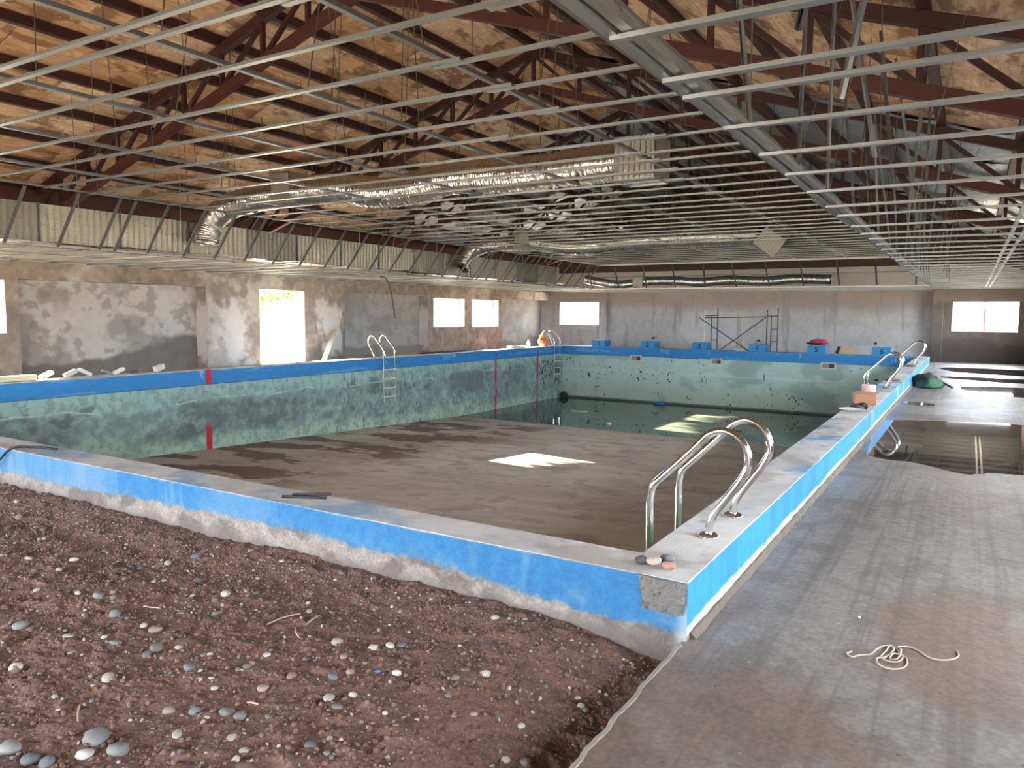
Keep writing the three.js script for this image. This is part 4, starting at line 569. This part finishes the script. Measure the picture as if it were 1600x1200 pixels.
const heroes = [[-3.69,-2.82,0.030,'w','lone white pebble between the cable and the longest twig'],[-3.31,-1.88,0.032,'w','white oval pebble beside the brown leaf sliver'],[-2.90,-1.59,0.053,'g','largest flat grey pebble on the dirt'],[-2.75,-1.59,0.041,'g','big grey pebble beside the largest flat one'],[-2.84,-1.51,0.035,'w','white pebble resting between the two biggest grey pebbles'],[-3.11,-1.37,0.040,'g'],[-2.90,-1.40,0.031,'g'],[-2.64,-1.77,0.022,'w'],[-3.09,-2.15,0.032,'g'],[-3.40,-2.13,0.025,'g'],[-3.43,-2.20,0.034,'g'],[-3.63,-2.11,0.029,'g'],[-2.75,-1.93,0.027,'g'],[-2.84,-1.87,0.026,'p'],[-2.55,-2.00,0.027,'g'],[-2.63,-2.00,0.036,'g'],[-2.34,-2.31,0.032,'w','largest white pebble below the bright blue chip'],[-2.65,-2.21,0.026,'p'],[-2.62,-2.35,0.024,'p'],[-2.13,-2.00,0.026,'g'],[-2.30,-1.78,0.019,'w'],[-3.97,-2.31,0.032,'g'],[-4.28,-1.97,0.040,'g'],[-3.78,-1.71,0.030,'w'],[-4.96,-2.53,0.022,'w'],[-5.42,-2.57,0.024,'w'],[-3.62,-2.32,0.039,'p'],[-4.54,-3.02,0.026,'w'],[-5.12,-2.71,0.028,'w'],[-4.72,-2.81,0.029,'g'],[-4.49,-2.69,0.023,'p'],[-4.32,-2.42,0.032,'g'],[-6.55,-3.05,0.034,'p'],[-2.98,-1.38,0.035,'g'],[-3.89,-2.01,0.023,'w'],[-4.09,-2.93,0.030,'g'],[-4.45,-3.17,0.033,'g'],[-4.47,-2.38,0.020,'w'],[-1.87,-2.86,0.027,'w'],[-1.49,-2.43,0.020,'w','white pebble closest to the dark trench along the deck'],[-2.43,-2.83,0.023,'w'],[-2.40,-2.88,0.026,'b'],[-2.11,-3.32,0.021,'w'],[-2.69,-2.72,0.030,'w'],[-2.45,-2.45,0.023,'b'],[-1.96,-2.82,0.021,'p'],[-2.22,-2.63,0.023,'w'],[-2.26,-2.38,0.021,'w'],[-2.49,-2.77,0.027,'w'],[-1.39,-2.33,0.020,'p'],[-1.74,-2.57,0.016,'w'],[-1.89,-2.59,0.016,'g'],[-2.53,-2.60,0.019,'p'],[-2.41,-2.52,0.022,'p'],[-2.24,-2.26,0.024,'g'],[-1.36,-3.04,0.017,'p'],[-1.65,-2.63,0.014,'g'],[-2.31,-2.60,0.012,'B'],[-1.34,-2.53,0.015,'g'],[-1.43,-2.48,0.025,'g'],[-1.96,-2.74,0.021,'g']];
for (const h of heroes) pebble(...h);
// in view: between the rim and the picture's lower edge
const inView = (x, z) => z > -3.45 && z < -1.25 - 0.64 * (x + 3.0) - 0.02 + 0 && x < -1.3 && x > -8 && z < -0.9;
for (let k = 0; k < 900 && placed.length < 285; k++) { const x = rr(-7.6, -1.35), z = rr(-3.42, -1.1); if (z > -1.285 - 0.626 * (x + 3) + 0.05 || (x < -3 && z > -1.285 + 0.456 * (x + 3) + 0.05)) continue; const q = rnd(); pebble(x, z, 0.009 + 0.017 * rnd() * rnd(), q < 0.38 ? 'w' : q < 0.7 ? 'g' : q < 0.92 ? 'p' : 'b'); }
function scatter(name, label, cat, n, geo, mat, r0, r1, cols, sink) {
  const im = new THREE.InstancedMesh(geo, mat, n), d = new THREE.Object3D(), c = new THREE.Color(); let k = 0;
  while (k < n) { const x = rr(-8.2, -1.15), z = rr(-3.48, -0.95); if (z > -1.2 - 0.6 * (x + 3) + 0.1 || (x < -3 && z > -1.2 + 0.45 * (x + 3) + 0.12)) continue; const r = r0 + (r1 - r0) * Math.pow(rnd(), 3);
    d.position.set(x, dirtY(x, z) + r * sink, z); d.rotation.set(rr(0, 6), rr(0, 6), rr(0, 6)); d.scale.set(r, r * 0.8, r); d.updateMatrix(); im.setMatrixAt(k, d.matrix); c.set(cols[Math.floor(rnd() * cols.length)]); im.setColorAt(k, c); k++; }
  im.name = name; im.castShadow = im.receiveShadow = true; scene.add(im); tag(im, label, cat, null, 'stuff');
}
scatter('dirt_clods', 'crumbly brown clods covering the dirt ground', 'clods', 12000, lump(1, 1, 1, 1, 0.5, 3.3, 1), std({ color: '#ffffff', roughness: 0.95 }), 0.003, 0.014, ['#674a3f', '#705446', '#5c4238', '#775b4b', '#65493d'], 0.05);
scatter('fine_gravel', 'fine pale and grey gravel scattered over the dirt', 'gravel', 2800, lump(1, 1.1, 0.7, 1, 0.3, 6.1, 1), std({ color: '#ffffff', roughness: 0.8 }), 0.003, 0.011, ['#8f857b', '#716b66', '#806e63', '#a0978e', '#66625f'], 0.3);
[[-3.16, -2.67, -3.13, -2.88, 'pale broken twig on the dirt, the longest one'], [-2.97, -2.77, -3.01, -2.91, 'short pale twig on the dirt beside the longest one'], [-2.96, -2.69, -2.88, -2.64, 'stubby twig on the dirt below the two paler ones'], [-3.2, -1.69, -3.05, -1.6, 'dry brown leaf sliver on the dirt above the big grey pebbles'], [-2.61, -2.09, -2.55, -2.1, 'tiny pale splinter on the dirt'], [-3.97, -2.48, -3.87, -2.51, 'thin splinter on the dirt towards the cable']].forEach(([a, b, c, d, l]) => { const g = tube([V(a, dirtY(a, b) + 0.012, b), V((a + c) / 2, dirtY((a + c) / 2, (b + d) / 2) + 0.013, (b + d) / 2 + 0.003), V(c, dirtY(c, d) + 0.012, d)], 0.0042, 8, 6); thing('twig', g, std({ color: '#b59a84' }), l, 'twig', 'twigs on the dirt'); });

// ---------------------------------------------------------------- outside
const leafGeo = (() => { const g = new THREE.BufferGeometry(); g.setAttribute('position', new THREE.Float32BufferAttribute([0, 0, 0, 0.5, 0.12, 0.5, 1, 0, 0, 0.5, 0.12, -0.5], 3)); g.setIndex([0, 1, 2, 0, 2, 3]); g.computeVertexNormals(); return g; })();
function tree(x, z, y0, y1, r, rz, dz, label) {   // trunk at (x, z); the crown may lean dz along the wall
  const T = grp('tree', label, 'tree', 'trees outside the long wall'); T.position.set(x, -0.12, z); mesh('trunk', tube([V(0, -0.1, 0), V(0.05, y0 * 0.5, 0), V(0, y0 + 0.2, dz * 0.35), V(0, y0 + 1.2, dz * 0.8)], 0.14, 14, 9), std({ color: '#5c4a3a' }), T);
  const gs = []; const d = new THREE.Object3D(); for (let k = 0; k < 5200 * rz; k++) { const a = rr(0, 6.283), t = Math.pow(rnd(), 1.4), q = Math.sqrt(rnd()) * (0.8 + 0.35 * fbm(Math.cos(a) * 2 + x, t * 4 + z, 3)); d.position.set(Math.cos(a) * q * r, y0 + (y1 - y0) * t + 0.06 * rr(-1, 1), dz + Math.sin(a) * q * r * rz); d.rotation.set(rr(0, 6), rr(0, 6), rr(0, 6)); d.scale.setScalar(rr(0.1, 0.22)); d.updateMatrix(); const g = leafGeo.clone(); g.applyMatrix4(d.matrix); gs.push(g); }
  mesh('foliage', mergeGeometries(gs), std({ color: '#5d7a44', roughness: 0.7 }), T);
}
tree(-22.6, -14.3, 3.62, 6.2, 1.3, 1.15, -1.9, 'leafy tree outside whose crown shades the doorway');
tree(-23.4, -19.6, 2.25, 6.0, 1.3, 1.0, -0.8, 'leafy tree seen at the top of the bright doorway');
tree(-22.6, -25.8, 3.62, 6.2, 1.3, 2.0, 0, 'wide leafy tree outside the pair of windows');
{ const s = grp('shed', 'small red shed seen through the wide window', 'shed'); s.position.set(0.35, -0.12, -62); mesh('shed_wall', boxGeo(-1.3, 1.3, 0, 2.4, -2, 0), std({ color: '#c4485a' }), s); const r = new THREE.CylinderGeometry(0.02, 1.8, 0.9, 4, 1); r.rotateY(Math.PI / 4); r.translate(0, 2.8, -1); mesh('shed_roof', r, std({ color: '#8a5a5a' }), s); }
{ const s = grp('van', 'white van parked outside the wide window', 'van'); s.position.set(-2.6, -0.12, -66); mesh('van_body', new RoundedBoxGeometry(3.4, 1.5, 1.8, 3, 0.2).translate(0, 1.15, 0), std({ color: '#e2e2e0', roughness: 0.4 }), s); mesh('windscreen', boxGeo(0.6, 1.5, 1.2, 1.75, 0.88, 0.92), std({ color: '#4a5258', roughness: 0.2 }), s); for (const x of [-1.1, 1.1]) { const w = new THREE.CylinderGeometry(0.36, 0.36, 0.22, 20); w.rotateX(Math.PI / 2); w.translate(x, 0.36, 0.8); mesh('wheel', w, M.black, s); } }

renderer.render(scene, camera);
